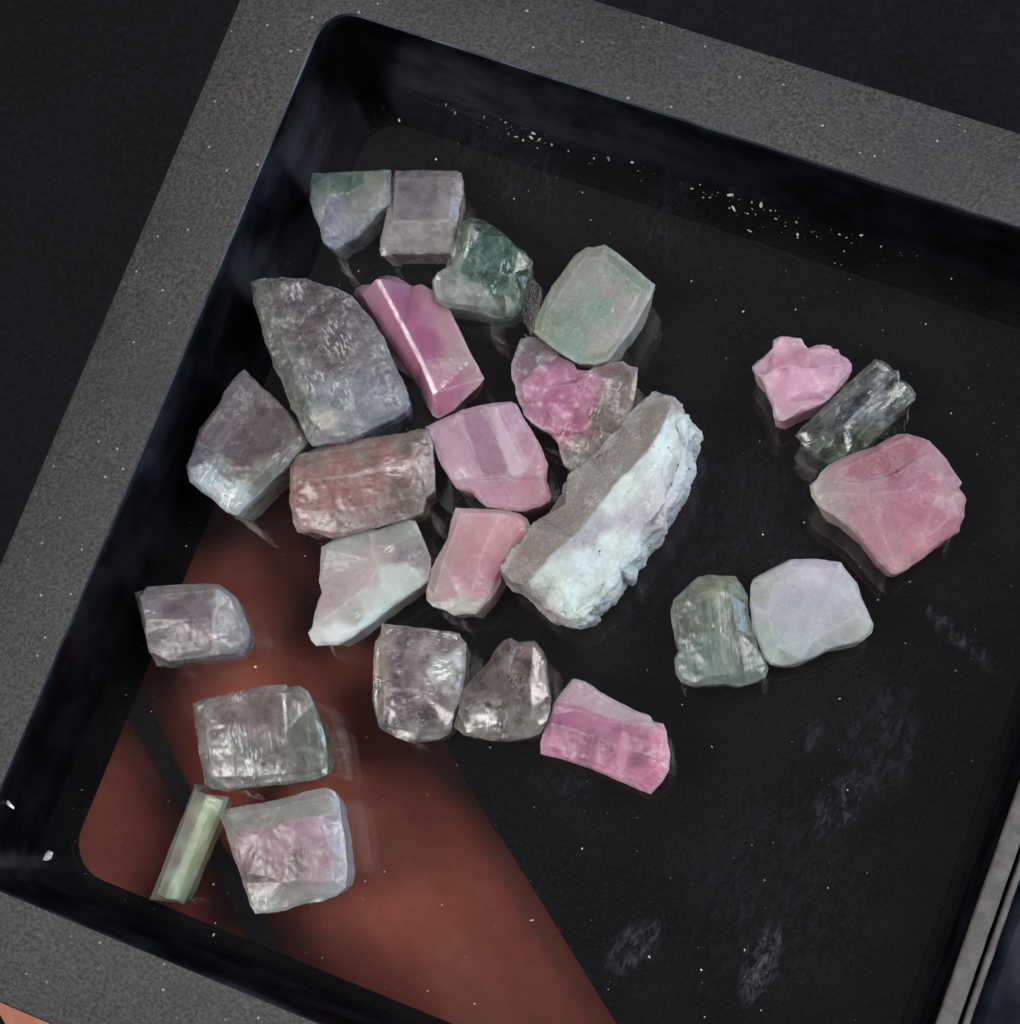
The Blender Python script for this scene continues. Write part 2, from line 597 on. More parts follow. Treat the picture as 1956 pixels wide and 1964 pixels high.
def mat_crystal(name, clarity, stria, rough, veins, ccol, grain, coat, milk):
    t = NT(name)
    at = t.n('ShaderNodeAttribute', attribute_name='zone')
    ac = t.n('ShaderNodeAttribute', attribute_name='axes')     # mm: along, across, up
    asp = t.n('ShaderNodeAttribute', attribute_name='flaw')
    c = ac.outputs['Vector']
    base = at.outputs['Color']
    # cloudy variation through the stone
    n1 = t.noise(c, 0.9, 4, 0.6, 0.4)
    n2 = t.noise(c, 7.5, 4, 0.75)
    base = t.mix(t.ramp(n1, 0.3, 0.7, 0.0, 0.30), base, t.mix(0.5, base, (0.02, 0.02, 0.025), 'MIX'))
    base = t.mix(t.ramp(n2, 0.48, 0.8, 0.0, 0.4 * grain), base, (0.8, 0.82, 0.84))
    # growth lines along the stone
    sc_ = t.coords((0.20, 4.6, 4.6), src=c)
    s1 = t.noise(sc_, 1.0, 4, 0.7)
    s2 = t.noise(t.coords((0.10, 1.4, 1.4), src=c), 1.0, 2, 0.6)
    if stria > 0:
        base = t.mix(t.ramp(s1, 0.52, 0.75, 0.0, 0.45 * stria), base, (0.62, 0.66, 0.66))
        base = t.mix(t.ramp(s1, 0.48, 0.25, 0.0, 0.5 * stria), base, t.mix(0.75, base, (0.01, 0.012, 0.015)))
    # healed cracks: thin pale sheets
    wv = t.n('ShaderNodeVectorMath', operation='ADD')
    t.l(c, wv.inputs[0])
    nd = t.n('ShaderNodeTexNoise')
    t.l(c, nd.inputs['Vector'])
    nd.inputs['Scale'].default_value = 1.1
    sb = t.n('ShaderNodeVectorMath', operation='SCALE')
    t.l(nd.outputs[1], sb.inputs[0])
    sb.inputs['Scale'].default_value = 1.5
    t.l(sb.outputs[0], wv.inputs[1])
    rn = t.noise(t.coords((0.7, 1.4, 1.0), src=wv.outputs[0]), 1.3, 6, 0.74, 0.3)
    rid = t.math('ABSOLUTE', t.math('SUBTRACT', rn, 0.5))
    vein = t.math('MULTIPLY', t.ramp(rid, 0.03, 0.0), t.ramp(t.noise(c, 0.7, 4, 0.65), 0.5, 0.66))
    vein = t.math('MULTIPLY', vein, veins)
    base = t.mix(vein, base, (0.72, 0.74, 0.78))
    ed = t.n('ShaderNodeAttribute', attribute_name='edge_light')  # paler edges and ridges: light glowing through them, painted into the base colour
    lit_edge = t.math('MULTIPLY', ed.outputs['Fac'], t.ramp(t.noise(c, 2.5, 3, 0.6), 0.35, 0.62, 0.1, 1.0))
    base = t.mix(lit_edge, base, t.mix(0.6, base, (0.72, 0.72, 0.72)))
    # flaws: patches with small tilted cleavage flakes
    flaw = asp.outputs['Fac']
    vc = t.n('ShaderNodeTexVoronoi')
    t.l(t.coords((1.4, 4.2, 4.2), src=c), vc.inputs['Vector'])
    vc.inputs['Scale'].default_value = 2.0
    sepc = t.n('ShaderNodeSeparateColor')
    t.l(vc.outputs[1], sepc.inputs[0])
    flk = t.math('MULTIPLY', flaw, t.ramp(sepc.outputs[0], 0.72, 0.82))
    base = t.mix(t.math('MULTIPLY', flk, 0.25), base, (0.82, 0.85, 0.86))
    b = t.n('ShaderNodeBsdfPrincipled')
    t.l(base, b.inputs['Base Color'])
    clr = t.ramp(n1, 0.25, 0.75, min(1, clarity * 1.15), clarity * 0.6)
    clr = t.math('MULTIPLY', clr, t.math('SUBTRACT', 1.0, t.math('MAXIMUM', vein, t.math('MULTIPLY', flk, 0.7))), True)
    t.l(clr, b.inputs['Transmission Weight'])
    t.l(t.ramp(n1, 0.3, 0.7, rough * 0.9, min(0.8, rough * 1.9)), b.inputs['Roughness'])
    b.inputs['IOR'].default_value = 1.55
    b.inputs['Specular IOR Level'].default_value = 0.22
    b.inputs['Subsurface Weight'].default_value = milk
    b.inputs['Subsurface Radius'].default_value = (1.0, 0.9, 0.9)
    b.inputs['Subsurface Scale'].default_value = 0.0028
    b.inputs['Coat Weight'].default_value = coat
    b.inputs['Coat Roughness'].default_value = rough * 0.45
    b.inputs['Coat IOR'].default_value = 1.55
    bev = t.n('ShaderNodeBevel', samples=2)
    bev.inputs['Radius'].default_value = 0.00013
    nm = t.bump(s1, 0.00005 * max(stria, 0.05), 0.7, bev.outputs[0])
    nm = t.bump(n2, 0.00003 * (0.3 + grain), 0.5, nm)
    t.l(t.bump(t.math('MULTIPLY', s1, stria), 0.00006, 0.6, bev.outputs[0]), b.inputs['Coat Normal'])
    nm = t.bump(sepc.outputs[1], 0.00012, 1.0, nm)
    t.l(flaw, nm.node.inputs['Strength'])
    nm = t.bump(t.math('MULTIPLY', s2, stria), 0.00006, 0.5, nm)
    t.l(nm, b.inputs['Normal'])
    t.l(b.outputs[0], t.out.inputs[0])
    return t.m


def inside(poly, p):
    r = False
    n = len(poly)
    for i in range(n):
        a, b = poly[i], poly[i - 1]
        if (a[1] > p[1]) != (b[1] > p[1]) and p[0] < (b[0] - a[0]) * (p[1] - a[1]) / (b[1] - a[1]) + a[0]:
            r = not r
    return r


def edge_dist(poly, p):
    best = 1e9
    n = len(poly)
    for i in range(n):
        a, b = Vector(poly[i][:2]), Vector(poly[i - 1][:2])
        ab = b - a
        f = max(0, min(1, (Vector(p[:2]) - a).dot(ab) / max(ab.length_squared, 1e-9)))
        best = min(best, (Vector(p[:2]) - a - ab * f).length)
    return best


GROUP = 'rough crystals lying in the tray'
COUNT = [0]
GAIN, DESAT = 1.0, 0.27


def crystal(fr, outline, h, zones, label, ridges=(), e=0.42, inset=0.9, ring=(0.08, 0.80), rock=None, axis=((0, 0), (1, 0)),
            clarity=0.25, stria=0.3, rough=0.3, veins=0.3, grain=0.5, flaws=(), milk=0.75, disp=0.05, tilt=(0, 0), jit=0.05, gain=1.0, name='crystal', close=0.25, flat=0.3, soft=30, patches=(), eabs=None, etilt=(0, 0), crust=None, coat=0.06, sharp=24, edge_light=0.55, frac=0):
    rnd = random.Random(100 + COUNT[0])
    COUNT[0] += 1
    x0, y0, s = FR[fr]
    px = lambda x, y: (x0 + x * s, y0 + y * s)
    e = eabs if eabs else 1 - (1 - e) * 0.22
    ze = e * h
    sq = lambda f: 1 - (1 - f) * flat
    # outline, cut finer and roughened a little, at the height of the stone's girdle
    base = [un(*px(x, y), ze) for x, y in outline]
    bc = sum(base, Vector()) / len(base)
    zl = lambda p: max(0.25 * h, ze + etilt[0] * (p.x - bc.x) + etilt[1] * (p.y - bc.y))
    base = [un(*px(x, y), zl(p)) for (x, y), p in zip(outline, base)]
    fine = []
    for a, b in zip(base, base[1:] + base[:1]):
        n = max(1, int((b - a).length / 0.45))
        for k in range(n):
            p = a.lerp(b, k / n)
            q = Vector((p.x * 1.7, p.y * 1.7, COUNT[0] * 3.1))
            p.x += jit * noise.noise(q)
            p.y += jit * noise.noise(q + Vector((9, 4, 0)))
            p.z = zl(p) + 0.05 * ze * noise.noise(Vector((p.x * 0.6, p.y * 0.6, COUNT[0])))
            fine.append(p)
    cen = sum(fine, Vector()) / len(fine)
    rad = sum((p - cen).xy.length for p in fine) / len(fine)
    poly = [(p.x, p.y) for p in fine]
    pts = list(fine)
    edges = [(i, (i + 1) % len(fine)) for i in range(len(fine))]

    def zt(p, f):
        return f * h + tilt[0] * (p.x - cen.x) + tilt[1] * (p.y - cen.y)

    if ring:
        st = len(pts)
        idx = []
        for p in base:
            q = cen.lerp(p, 1 - ring[0] * rnd.uniform(0.6, 1.4))
            q = Vector((q.x, q.y, 0))
            q.z = max(zl(q) * 1.01, zt(q, sq(ring[1])) + rnd.uniform(-0.02, 0.02) * h)
            if inside(poly, q) and edge_dist(poly, q) > 0.12:
                idx.append(len(pts))
                pts.append(q)
            else:
                idx.append(None)
        for a, b in zip(idx, idx[1:] + idx[:1]):
            if a is not None and b is not None:
                edges.append((a, b))
    nring = len(edges)
    for rl in ridges:
        prev = None
        for (x, y, f) in rl:
            f = sq(f)
            q = un(*px(x, y), f * h)
            q = un(*px(x, y), zt(q, f))
            if not inside(poly, q) or edge_dist(poly, q) < 0.08:
                prev = None
                continue
            near = None
            for i, p in enumerate(pts[len(fine):]):
                if (p - q).xy.length < 0.12:
                    near = len(fine) + i
            if near is None:
                pts.append(q)
                near = len(pts) - 1
            if prev is not None and prev != near:
                edges.append((prev, near))
            prev = near
    if rock:
        n, lo, hi = rock
        xs = [p.x for p in fine]
        ys = [p.y for p in fine]
        tries = 0
        while n > 0 and tries < 3000:
            tries += 1
            q = Vector((rnd.uniform(min(xs), max(xs)), rnd.uniform(min(ys), max(ys)), 0))
            dd = edge_dist(poly, q) if inside(poly, q) else 0
            if dd < close or min((p - q).xy.length for p in pts) < close * 1.3:
                continue
            q.z = max(zl(q) * 1.01, zt(q, sq(rnd.uniform(lo, hi))) * min(1.0, 0.8 + 0.2 * dd / (0.3 * rad)))
            pts.append(q)
            n -= 1
    vc, ec, fc, vo, eo, fo = delaunay_2d_cdt([p.xy for p in pts], edges, [], 0, 1e-4)
    ver = []
    for i, v in enumerate(vc):
        if vo[i]:
            ver.append(Vector((v.x, v.y, pts[vo[i][0]].z)))
        else:
            near = sorted(pts, key=lambda p: (p.xy - v).length_squared)[:3]
            ws = [1 / ((p.xy - v).length + 1e-4) for p in near]
            ver.append(Vector((v.x, v.y, sum(a * p.z for a, p in zip(ws, near)) / sum(ws))))
    bm = bmesh.new()
    bv = [bm.verts.new(v) for v in ver]
    crease = set()
    for k, org in enumerate(eo):
        if any(q >= len(fine) for q in org):
            crease.add(frozenset(ec[k]))
    back = {vo[i][0]: i for i in range(len(vc)) if vo[i]}
    for f in fc:
        c = sum((vc[i] for i in f), Vector((0, 0))) / len(f)
        if inside(poly, (c.x, c.y)):
            try:
                bm.faces.new([bv[i] for i in f])
            except ValueError:
                pass
    # sides and underside
    rim = [bv[back[i]] for i in range(len(fine)) if i in back]
    n = len(rim)
    rows = [rim]
    for (f, ins, z) in ((0.5, 0.5, 0.55), (1.0, 1.0, 0.0)):
        row = []
        for v in rim:
            q = v.co.copy()
            k = 1 - (1 - inset) * f * (1.0 + 0.5 * noise.noise(Vector((q.x, q.y, 5 + f))))
            q.x = cen.x + (q.x - cen.x) * k
            q.y = cen.y + (q.y - cen.y) * k
            q.z = max(0.02, v.co.z * z)
            row.append(bm.verts.new(q))
        rows.append(row)
    for a, b in zip(rows, rows[1:]):
        for k in range(n):
            try:
                bm.faces.new((a[k], b[k], b[(k + 1) % n], a[(k + 1) % n]))
            except ValueError:
                pass
    try:
        bm.faces.new(rows[-1])
    except ValueError:
        pass
    bm.normal_update()
    bmesh.ops.triangulate(bm, faces=bm.faces)
    bmesh.ops.recalc_face_normals(bm, faces=bm.faces)
    bm.normal_update()
    vid = {v: i for i, v in enumerate(bv)}
    for ed in bm.edges:
        a, b = vid.get(ed.verts[0], -1), vid.get(ed.verts[1], -2)
        ed.seam = frozenset((a, b)) in crease
        if len(ed.link_faces) == 2:
            ed.smooth = ed.calc_face_angle(0) < math.radians(7 if ed.seam else sharp)
    for it in range(7):
        long = [ed for ed in bm.edges if ed.calc_length() > 0.18 and max(ed.verts[0].co.z, ed.verts[1].co.z) > 0.05]
        if not long:
            break
        bmesh.ops.subdivide_edges(bm, edges=long, cuts=1)
        bmesh.ops.triangulate(bm, faces=[f for f in bm.faces if len(f.verts) > 3])
    sd = COUNT[0] * 7.7
    crustp = [px(x, y) for x, y in crust] if crust else None
    loose = [v for v in bm.verts if v.co.z > ze * 0.8 and not any(ed.seam or not ed.smooth for ed in v.link_edges)]
    for it in range(soft):
        bmesh.ops.smooth_vert(bm, verts=loose, factor=0.6, use_axis_x=False, use_axis_y=False, use_axis_z=True)
    every = [v for v in bm.verts if v.co.z > ze * 0.8 and not any(not ed.smooth for ed in v.link_edges)]
    for it in range(4):
        bmesh.ops.smooth_vert(bm, verts=every, factor=0.5, use_axis_x=False, use_axis_y=False, use_axis_z=True)
    bm.normal_update()
    for v in bm.verts:
        if v.co.z > 0.06:
            p = v.co
            a = noise.noise(Vector((p.x * 0.9, p.y * 0.9, p.z * 0.9 + sd)))
            b = noise.noise(Vector((p.x * 3.1, p.y * 3.1, p.z * 3.1 + sd)))
            c = noise.noise(Vector((p.x * 7.5, p.y * 7.5, p.z * 7.5 + sd)))
            am = disp
            if crust:
                pj = proj(p)
                if not inside(crustp, pj):
                    am = disp + min(0.3, 0.02 * edge_dist(crustp, pj)) * 0.5
                    b = b * 0.5 + 0.8 * noise.noise(Vector((p.x * 5.2, p.y * 5.2, p.z * 5.2 + sd)))
                    c = c + 0.8 * noise.noise(Vector((p.x * 11, p.y * 11, p.z * 11 + sd)))
            v.co = p + v.normal * am * (0.9 * a + 0.45 * b + 0.2 * c)
            v.co.z = max(v.co.z, 0.03)
    me = bpy.data.meshes.new(name)
    bm.to_mesh(me)
    bm.free()
    # colour zoning, growth axes, flaws
    A, B = un(*px(*axis[0]), 0), un(*px(*axis[1]), 0)
    u = (B - A).normalized()
    vv = Vector((-u.y, u.x, 0))
    zc, zax, zfl = [], [], []
    zp = []
    for x, y, c in zones:
        c = lin(c)
        g = 0.3 * c[0] + 0.55 * c[1] + 0.15 * c[2]
        zp.append((px(x, y), [min(0.9, gain * GAIN * (q + (g - q) * DESAT)) for q in c]))
    pp = []
    for pg, c, st in patches:
        c = lin(c)
        g = 0.3 * c[0] + 0.55 * c[1] + 0.15 * c[2]
        pp.append(([px(x, y) for x, y in pg], [min(0.9, gain * GAIN * (q + (g - q) * DESAT)) for q in c], st))
    fp = [(px(x, y), r * s) for x, y, r in flaws]
    for i, v in enumerate(me.vertices):
        p = v.co
        ix, iy = proj(p)
        wx = ix + 10 * noise.noise(Vector((p.x * 1.1, p.y * 1.1, sd)))
        wy = iy + 10 * noise.noise(Vector((p.x * 1.1, p.y * 1.1, sd + 30)))
        tw, acc = 0, [0, 0, 0]
        for (zx, zy), c in zp:
            wgt = 1 / ((wx - zx) ** 2 + (wy - zy) ** 2 + 60) ** 2
            tw += wgt
            for k in range(3):
                acc[k] += wgt * c[k]
        acc = [q / tw for q in acc]
        tw = 1.0
        jx = ix + 3 * noise.noise(Vector((p.x * 2.2, p.y * 2.2, sd + 60)))
        jy = iy + 3 * noise.noise(Vector((p.x * 2.2, p.y * 2.2, sd + 90)))
        for pg, c, st in pp:
            if inside(pg, (jx, jy)):
                k_ = st * min(1.0, edge_dist(pg, (jx, jy)) / 5.0)
                acc = [q + (w_ - q) * k_ for q, w_ in zip(acc, c)]
        zc += [acc[0] / tw, acc[1] / tw, acc[2] / tw, 1]
        r = p - cen
        zax += [r.dot(u) + sd, r.dot(vv) + sd * 0.3, p.z]
        fl = 0
        for (fx, fy), fr_ in fp:
            dd = math.hypot(wx - fx, wy - fy) / fr_
            fl = max(fl, 1 - max(0, min(1, (dd - 0.6) / 0.5)))
        zfl.append(fl)
    me.color_attributes.new('zone', 'FLOAT_COLOR', 'POINT')
    me.attributes.new('axes', 'FLOAT_VECTOR', 'POINT')
    me.attributes.new('flaw', 'FLOAT', 'POINT')
    me.attributes['zone'].data.foreach_set('color', zc)
    me.attributes['axes'].data.foreach_set('vector', zax)
    me.attributes['flaw'].data.foreach_set('value', zfl)
    co = np.empty(len(me.vertices) * 3)
    me.vertices.foreach_get('co', co)
    co = co.reshape(-1, 3)
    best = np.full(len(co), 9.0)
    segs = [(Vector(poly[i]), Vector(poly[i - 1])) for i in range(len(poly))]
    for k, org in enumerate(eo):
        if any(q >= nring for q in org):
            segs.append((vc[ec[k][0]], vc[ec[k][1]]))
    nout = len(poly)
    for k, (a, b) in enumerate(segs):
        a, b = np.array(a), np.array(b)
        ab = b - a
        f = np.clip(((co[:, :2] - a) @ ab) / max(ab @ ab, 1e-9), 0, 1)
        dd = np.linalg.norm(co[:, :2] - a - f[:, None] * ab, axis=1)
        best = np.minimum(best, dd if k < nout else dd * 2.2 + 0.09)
    me.attributes.new('edge_light', 'FLOAT', 'POINT')  # strength of the light painted along the outline and ridges
    me.attributes['edge_light'].data.foreach_set('value', edge_light * np.clip(1 - best / 0.3, 0, 1))
    for v in me.vertices:
        v.co = (v.co - Vector((cen.x, cen.y, 0))) * MM
    me.polygons.foreach_set('use_smooth', [True] * len(me.polygons))
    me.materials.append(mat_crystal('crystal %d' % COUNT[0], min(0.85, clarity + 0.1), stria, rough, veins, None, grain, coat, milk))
    o = bpy.data.objects.new(name, me)
    col.objects.link(o)
    o.location = Vector((cen.x, cen.y, 0)) * MM
    tag(o, label, 'crystal', GROUP)
    # healed fractures inside the clear stones: thin ragged sheets
    for k in range(frac):
        for tr_ in range(40):
            q = Vector((rnd.uniform(-rad, rad), rnd.uniform(-rad, rad), 0)) + cen
            if inside(poly, q) and edge_dist(poly, q) > 1.0:
                break
        q.z = h * rnd.uniform(0.3, 0.72)
        along = u if rnd.random() < 0.45 else vv
        along = Matrix.Rotation(rnd.uniform(-0.25, 0.25), 3, 'Z') @ along
        up = (Vector((0, 0, 1)) + Matrix.Rotation(math.pi / 2, 3, 'Z') @ along * rnd.uniform(0.6, 3.0)).normalized()
        la, lb = rnd.uniform(0.5, min(1.6, rad * 0.45)), rnd.uniform(0.25, 0.7)
        vs = [q - Vector((cen.x, cen.y, 0))]
        for j in range(14):
            a_ = j / 14 * 6.283
            rr = rnd.uniform(0.6, 1.15)
            p_ = q + along * math.cos(a_) * la * rr + up * math.sin(a_) * lb * rr
            p_.z = min(max(p_.z, 0.12 * h), 0.8 * h)
            dd = edge_dist(poly, p_) if inside(poly, p_) else 0
            if dd < 0.35:
                p_ = q.lerp(p_, 0.35)
            vs.append(p_ - Vector((cen.x, cen.y, 0)))
        mesh_obj('fracture', [v_ * MM for v_ in vs], [(0, j, j % 14 + 1) for j in range(1, 15)], M_FRAC, o)
    return o


def mat_frac():
    t = NT('healed fracture')
    c = t.coords()
    tr = t.n('ShaderNodeBsdfTransparent')
    df = t.n('ShaderNodeBsdfPrincipled')
    df.inputs['Base Color'].default_value = (0.85, 0.86, 0.88, 1)
    df.inputs['Roughness'].default_value = 0.25
    m_ = t.n('ShaderNodeMixShader')
    t.l(t.ramp(t.noise(c, 2.2, 4, 0.7), 0.38, 0.66, 0.1, 0.85), m_.inputs[0])
    t.l(tr.outputs[0], m_.inputs[1])
    t.l(df.outputs[0], m_.inputs[2])
    t.l(m_.outputs[0], t.out.inputs[0])
    return t.m


M_FRAC = mat_frac()

# --- the stones, one by one
crystal(1, [(150, 125), (480, 108), (728, 98), (733, 250), (730, 350), (690, 375), (640, 415), (590, 480), (530, 545), (470, 600), (390, 640), (325, 690), (270, 665), (230, 640), (205, 530), (160, 440), (135, 320), (130, 210)],
        3.6, [(200, 180, (92, 122, 116)), (330, 180, (85, 118, 108)), (480, 160, (98, 122, 112)), (640, 160, (128, 138, 128)), (600, 300, (146, 148, 144)), (470, 420, (148, 150, 152)), (330, 380, (138, 144, 166)), (300, 560, (146, 152, 176)), (160, 330, (140, 148, 150)), (700, 250, (160, 162, 170))],
        'grey-green crystal chip with lavender pointed end, beside the pale square crystal', coat=.1, patches=[([(265,150),(480,150),(560,200),(420,265),(265,290)],(86,118,108),.8)], axis=((300, 600), (330, 150)),
        ridges=[[(265, 150, .92), (255, 330, .98), (235, 520, .9)], [(265, 290, 1), (420, 265, .98), (560, 190, .95)], [(255, 330, 1), (400, 560, .8)]], clarity=.45, stria=.2, rough=.22, tilt=(.05, .03))
crystal(1, [(760, 105), (900, 103), (1100, 104), (1215, 103), (1248, 120), (1265, 185), (1262, 260), (1235, 380), (1222, 500), (1200, 640), (1185, 715), (1000, 718), (740, 720), (725, 738), (660, 735), (648, 690), (655, 600), (680, 520), (700, 380), (735, 300), (745, 180)],
        3.4, [(820, 220, (124, 116, 126)), (1000, 250, (126, 118, 126)), (1160, 200, (146, 136, 142)), (900, 400, (130, 122, 130)), (1000, 560, (160, 150, 154)), (780, 600, (162, 152, 156)), (1130, 640, (172, 162, 158)), (1230, 250, (165, 160, 162)), (680, 650, (165, 155, 160))],
        'pale pinkish-grey square crystal with a line across it, beside the green one', gain=1.18, patches=[([(745,492),(1150,490),(1140,700),(690,700)],(160,150,154),.8),([(750,476),(1145,474),(1145,492),(750,494)],(190,186,188),1)], axis=((760, 480), (1140, 480)),
        ridges=[[(770, 165, .97), (1190, 155, .97), (1165, 470, .97), (745, 478, .97), (770, 165, .97)], [(745, 492, .9), (1160, 490, .9)], [(720, 690, .85), (1150, 690, .85)]], ring=(.06, .72), clarity=.5, stria=.2, rough=.18, veins=.1, grain=.4, flaws=((1225, 190, 40),))
crystal(1, [(1330, 465), (1410, 470), (1480, 510), (1570, 575), (1660, 670), (1730, 710), (1780, 770), (1765, 850), (1730, 950), (1712, 1060), (1690, 1130), (1610, 1205), (1500, 1195), (1390, 1155), (1260, 1130), (1130, 1115), (1060, 1080), (1030, 940), (1060, 880), (1130, 820), (1170, 720), (1210, 620), (1230, 500)],
        4.4, [(1260, 560, (120, 150, 125)), (1420, 540, (62, 98, 76)), (1340, 760, (78, 124, 112)), (1500, 720, (84, 136, 124)), (1580, 900, (84, 134, 120)), (1700, 800, (78, 122, 92)), (1680, 1000, (92, 130, 104)), (1600, 1120, (132, 158, 140)), (1400, 1080, (168, 186, 178)), (1250, 1000, (196, 204, 206)), (1130, 980, (178, 194, 184)), (1180, 760, (176, 190, 170)), (1440, 940, (86, 136, 122))],
        'small deep green striated crystal with a whitish base', frac=4, eabs=.74, coat=.25, patches=[([(1340,570),(1400,595),(1580,592),(1672,700),(1640,860),(1560,1010),(1470,1005),(1410,920),(1215,872),(1265,740)],(76,128,116),.8),([(1050,900),(1200,880),(1400,930),(1470,1020),(1540,1110),(1300,1130),(1080,1080)],(190,200,198),.9),([(1310,480),(1340,490),(1255,760),(1220,860),(1180,850),(1235,720)],(205,215,190),.9)], axis=((1260, 1000), (1340, 520)),
        ridges=[[(1325, 500, 1), (1265, 740, 1), (1215, 870, .9)], [(1240, 560, .72), (1180, 800, .7), (1090, 910, .6)], [(1345, 565, .98), (1400, 592, .92), (1580, 592, .92), (1672, 700, .86), (1640, 860, .84), (1560, 1010, .84), (1470, 1005, .84), (1410, 920, .84), (1215, 872, .9)], [(1345, 565, .98), (1325, 500, 1)]],
        ring=(.06, .72), clarity=.65, stria=.5, rough=.12, veins=.3, flaws=((1480, 980, 60), (1590, 820, 80), (1200, 690, 60)))
crystal(2, [(440, 130), (520, 105), (620, 98), (760, 110), (880, 150), (960, 165), (1040, 205), (1090, 270), (1150, 340), (1230, 460), (1270, 570), (1310, 650), (1355, 750), (1385, 850), (1370, 890), (1290, 940), (1180, 990), (1080, 1040), (990, 1075), (900, 1088), (800, 1098), (760, 1050), (720, 960), (680, 880), (630, 740), (570, 620), (520, 480), (475, 310), (450, 220)],
        6.0, [(480, 180, (88, 92, 82)), (540, 360, (112, 116, 108)), (620, 560, (118, 122, 118)), (720, 850, (132, 138, 136)), (680, 250, (112, 98, 104)), (850, 260, (108, 92, 98)), (1000, 350, (116, 102, 110)), (780, 450, (110, 94, 100)), (950, 500, (130, 118, 124)), (960, 600, (106, 86, 90)), (1150, 520, (134, 126, 132)), (1000, 760, (146, 152, 166)), (1200, 780, (140, 144, 160)), (880, 800, (136, 140, 150)), (1080, 960, (138, 140, 150)), (830, 1030, (150, 156, 164)), (870, 970, (205, 198, 195)), (1290, 880, (132, 134, 148)), (1250, 640, (130, 128, 136))],
        'largest smoky grey crystal with white veins, under the bright pink crystal', frac=8, gain=1.1, patches=[([(865,1000),(1050,920),(1200,880),(1380,850),(1290,940),(1080,1040),(800,1095)],(150,154,164),.8),([(440,130),(525,120),(575,330),(680,600),(790,880),(860,1000),(800,1095),(680,880),(520,480)],(116,121,114),.8)], axis=((620, 150), (1000, 950)), e=.38,
        ridges=[[(525, 125, .86), (575, 330, .93), (680, 600, .96), (790, 880, .96), (865, 1000, .9)], [(865, 1000, .9), (1050, 920, .92), (1200, 880, .9), (1370, 850, .7)], [(620, 125, .95), (700, 400, 1), (850, 700, 1), (930, 930, .95)], [(1000, 230, .85), (1180, 560, .9), (1300, 830, .8)]],
        ring=(.06, .72), clarity=.5, stria=.3, rough=.2, veins=.6, grain=.9, disp=.1, flaws=((960, 460, 130), (990, 770, 80), (830, 730, 80), (700, 180, 80)))
crystal(2, [(1045, 195), (1060, 165), (1100, 145), (1165, 140), (1200, 95), (1245, 85), (1310, 100), (1400, 150), (1450, 140), (1520, 175), (1580, 240), (1620, 290), (1660, 370), (1740, 540), (1825, 700), (1800, 740), (1740, 800), (1640, 890), (1555, 940), (1520, 920), (1480, 850), (1450, 770), (1400, 700), (1300, 630), (1270, 540), (1200, 420), (1120, 300)],
        5.4, [(1110, 200, (176, 122, 152)), (1220, 330, (176, 104, 142)), (1330, 560, (170, 92, 130)), (1420, 700, (168, 88, 126)), (1400, 280, (166, 84, 130)), (1500, 480, (164, 78, 124)), (1480, 220, (182, 120, 150)), (1600, 420, (180, 128, 142)), (1700, 560, (172, 140, 142)), (1780, 700, (176, 130, 142)), (1650, 760, (178, 96, 136)), (1560, 880, (184, 100, 142))],
        'bright pink crystal with a mirror-like strip along its ridge', soft=0, eabs=.58, coat=.45, axis=((1200, 100), (1545, 800)), e=.36,
        ridges=[[(1180, 112, 1.0), (1330, 388, .91), (1440, 600, .84), (1522, 800, .775)], [(1203, 110, .99), (1354, 387, .897), (1464, 596, .83), (1546, 782, .762)], [(1522, 800, .775), (1546, 782, .762)], [(1522, 800, .775), (1555, 920, .56)], [(1546, 782, .762), (1800, 705, .6)], [(1100, 200, .8), (1240, 440, .78), (1400, 680, .66)]], flat=1.0,
        ring=None, clarity=.12, stria=.05, rough=.12, veins=.1, grain=.25, disp=.015, milk=.85)
crystal(2, [(400, 650), (430, 680), (500, 750), (590, 830), (690, 930), (740, 1010), (775, 1075), (770, 1100), (700, 1160), (620, 1260), (540, 1340), (460, 1420), (400, 1470), (350, 1515), (300, 1500), (220, 1430), (140, 1370), (80, 1320), (50, 1220), (80, 1150), (115, 1050), (130, 1000), (200, 910), (250, 850), (280, 780), (340, 700)],
        5.0, [(400, 740, (122, 114, 124)), (350, 900, (118, 102, 110)), (500, 920, (112, 96, 104)), (250, 1050, (118, 104, 112)), (420, 1080, (110, 92, 100)), (560, 1100, (108, 92, 98)), (380, 1230, (104, 86, 92)), (160, 1180, (92, 90, 110)), (190, 1290, (150, 185, 200)), (300, 1330, (118, 108, 104)), (330, 1420, (205, 222, 226)), (370, 1370, (176, 196, 196)), (110, 1260, (110, 125, 135)), (480, 1300, (136, 138, 126)), (600, 1220, (128, 128, 118)), (700, 1110, (126, 124, 116))],
        'brownish-mauve crystal with a bluish-white broken end, against the tray wall', frac=3, gain=1.1, patches=[([(60,1230),(180,1200),(260,1270),(330,1320),(440,1380),(360,1510),(220,1430),(80,1320)],(182,204,210),.75),([(740,1030),(600,1190),(480,1290),(400,1380),(460,1420),(620,1260),(775,1090)],(134,134,124),.8)], axis=((560, 800), (240, 1330)), e=.4,
        ridges=[[(410, 700, .92), (680, 930, .92), (735, 1010, .8)], [(735, 1035, .86), (600, 1170, .97), (500, 1270, .97), (380, 1370, .9)], [(120, 1080, .8), (300, 1180, .97), (420, 1270, .96)], [(410, 700, .92), (160, 1000, .85)], [(150, 1250, .75), (250, 1300, .85), (380, 1370, .9)]],
        ring=(.06, .72), clarity=.42, stria=.45, rough=.2, veins=.35, flaws=((190, 1290, 80), (330, 1420, 90), (620, 1180, 60)), disp=.07)
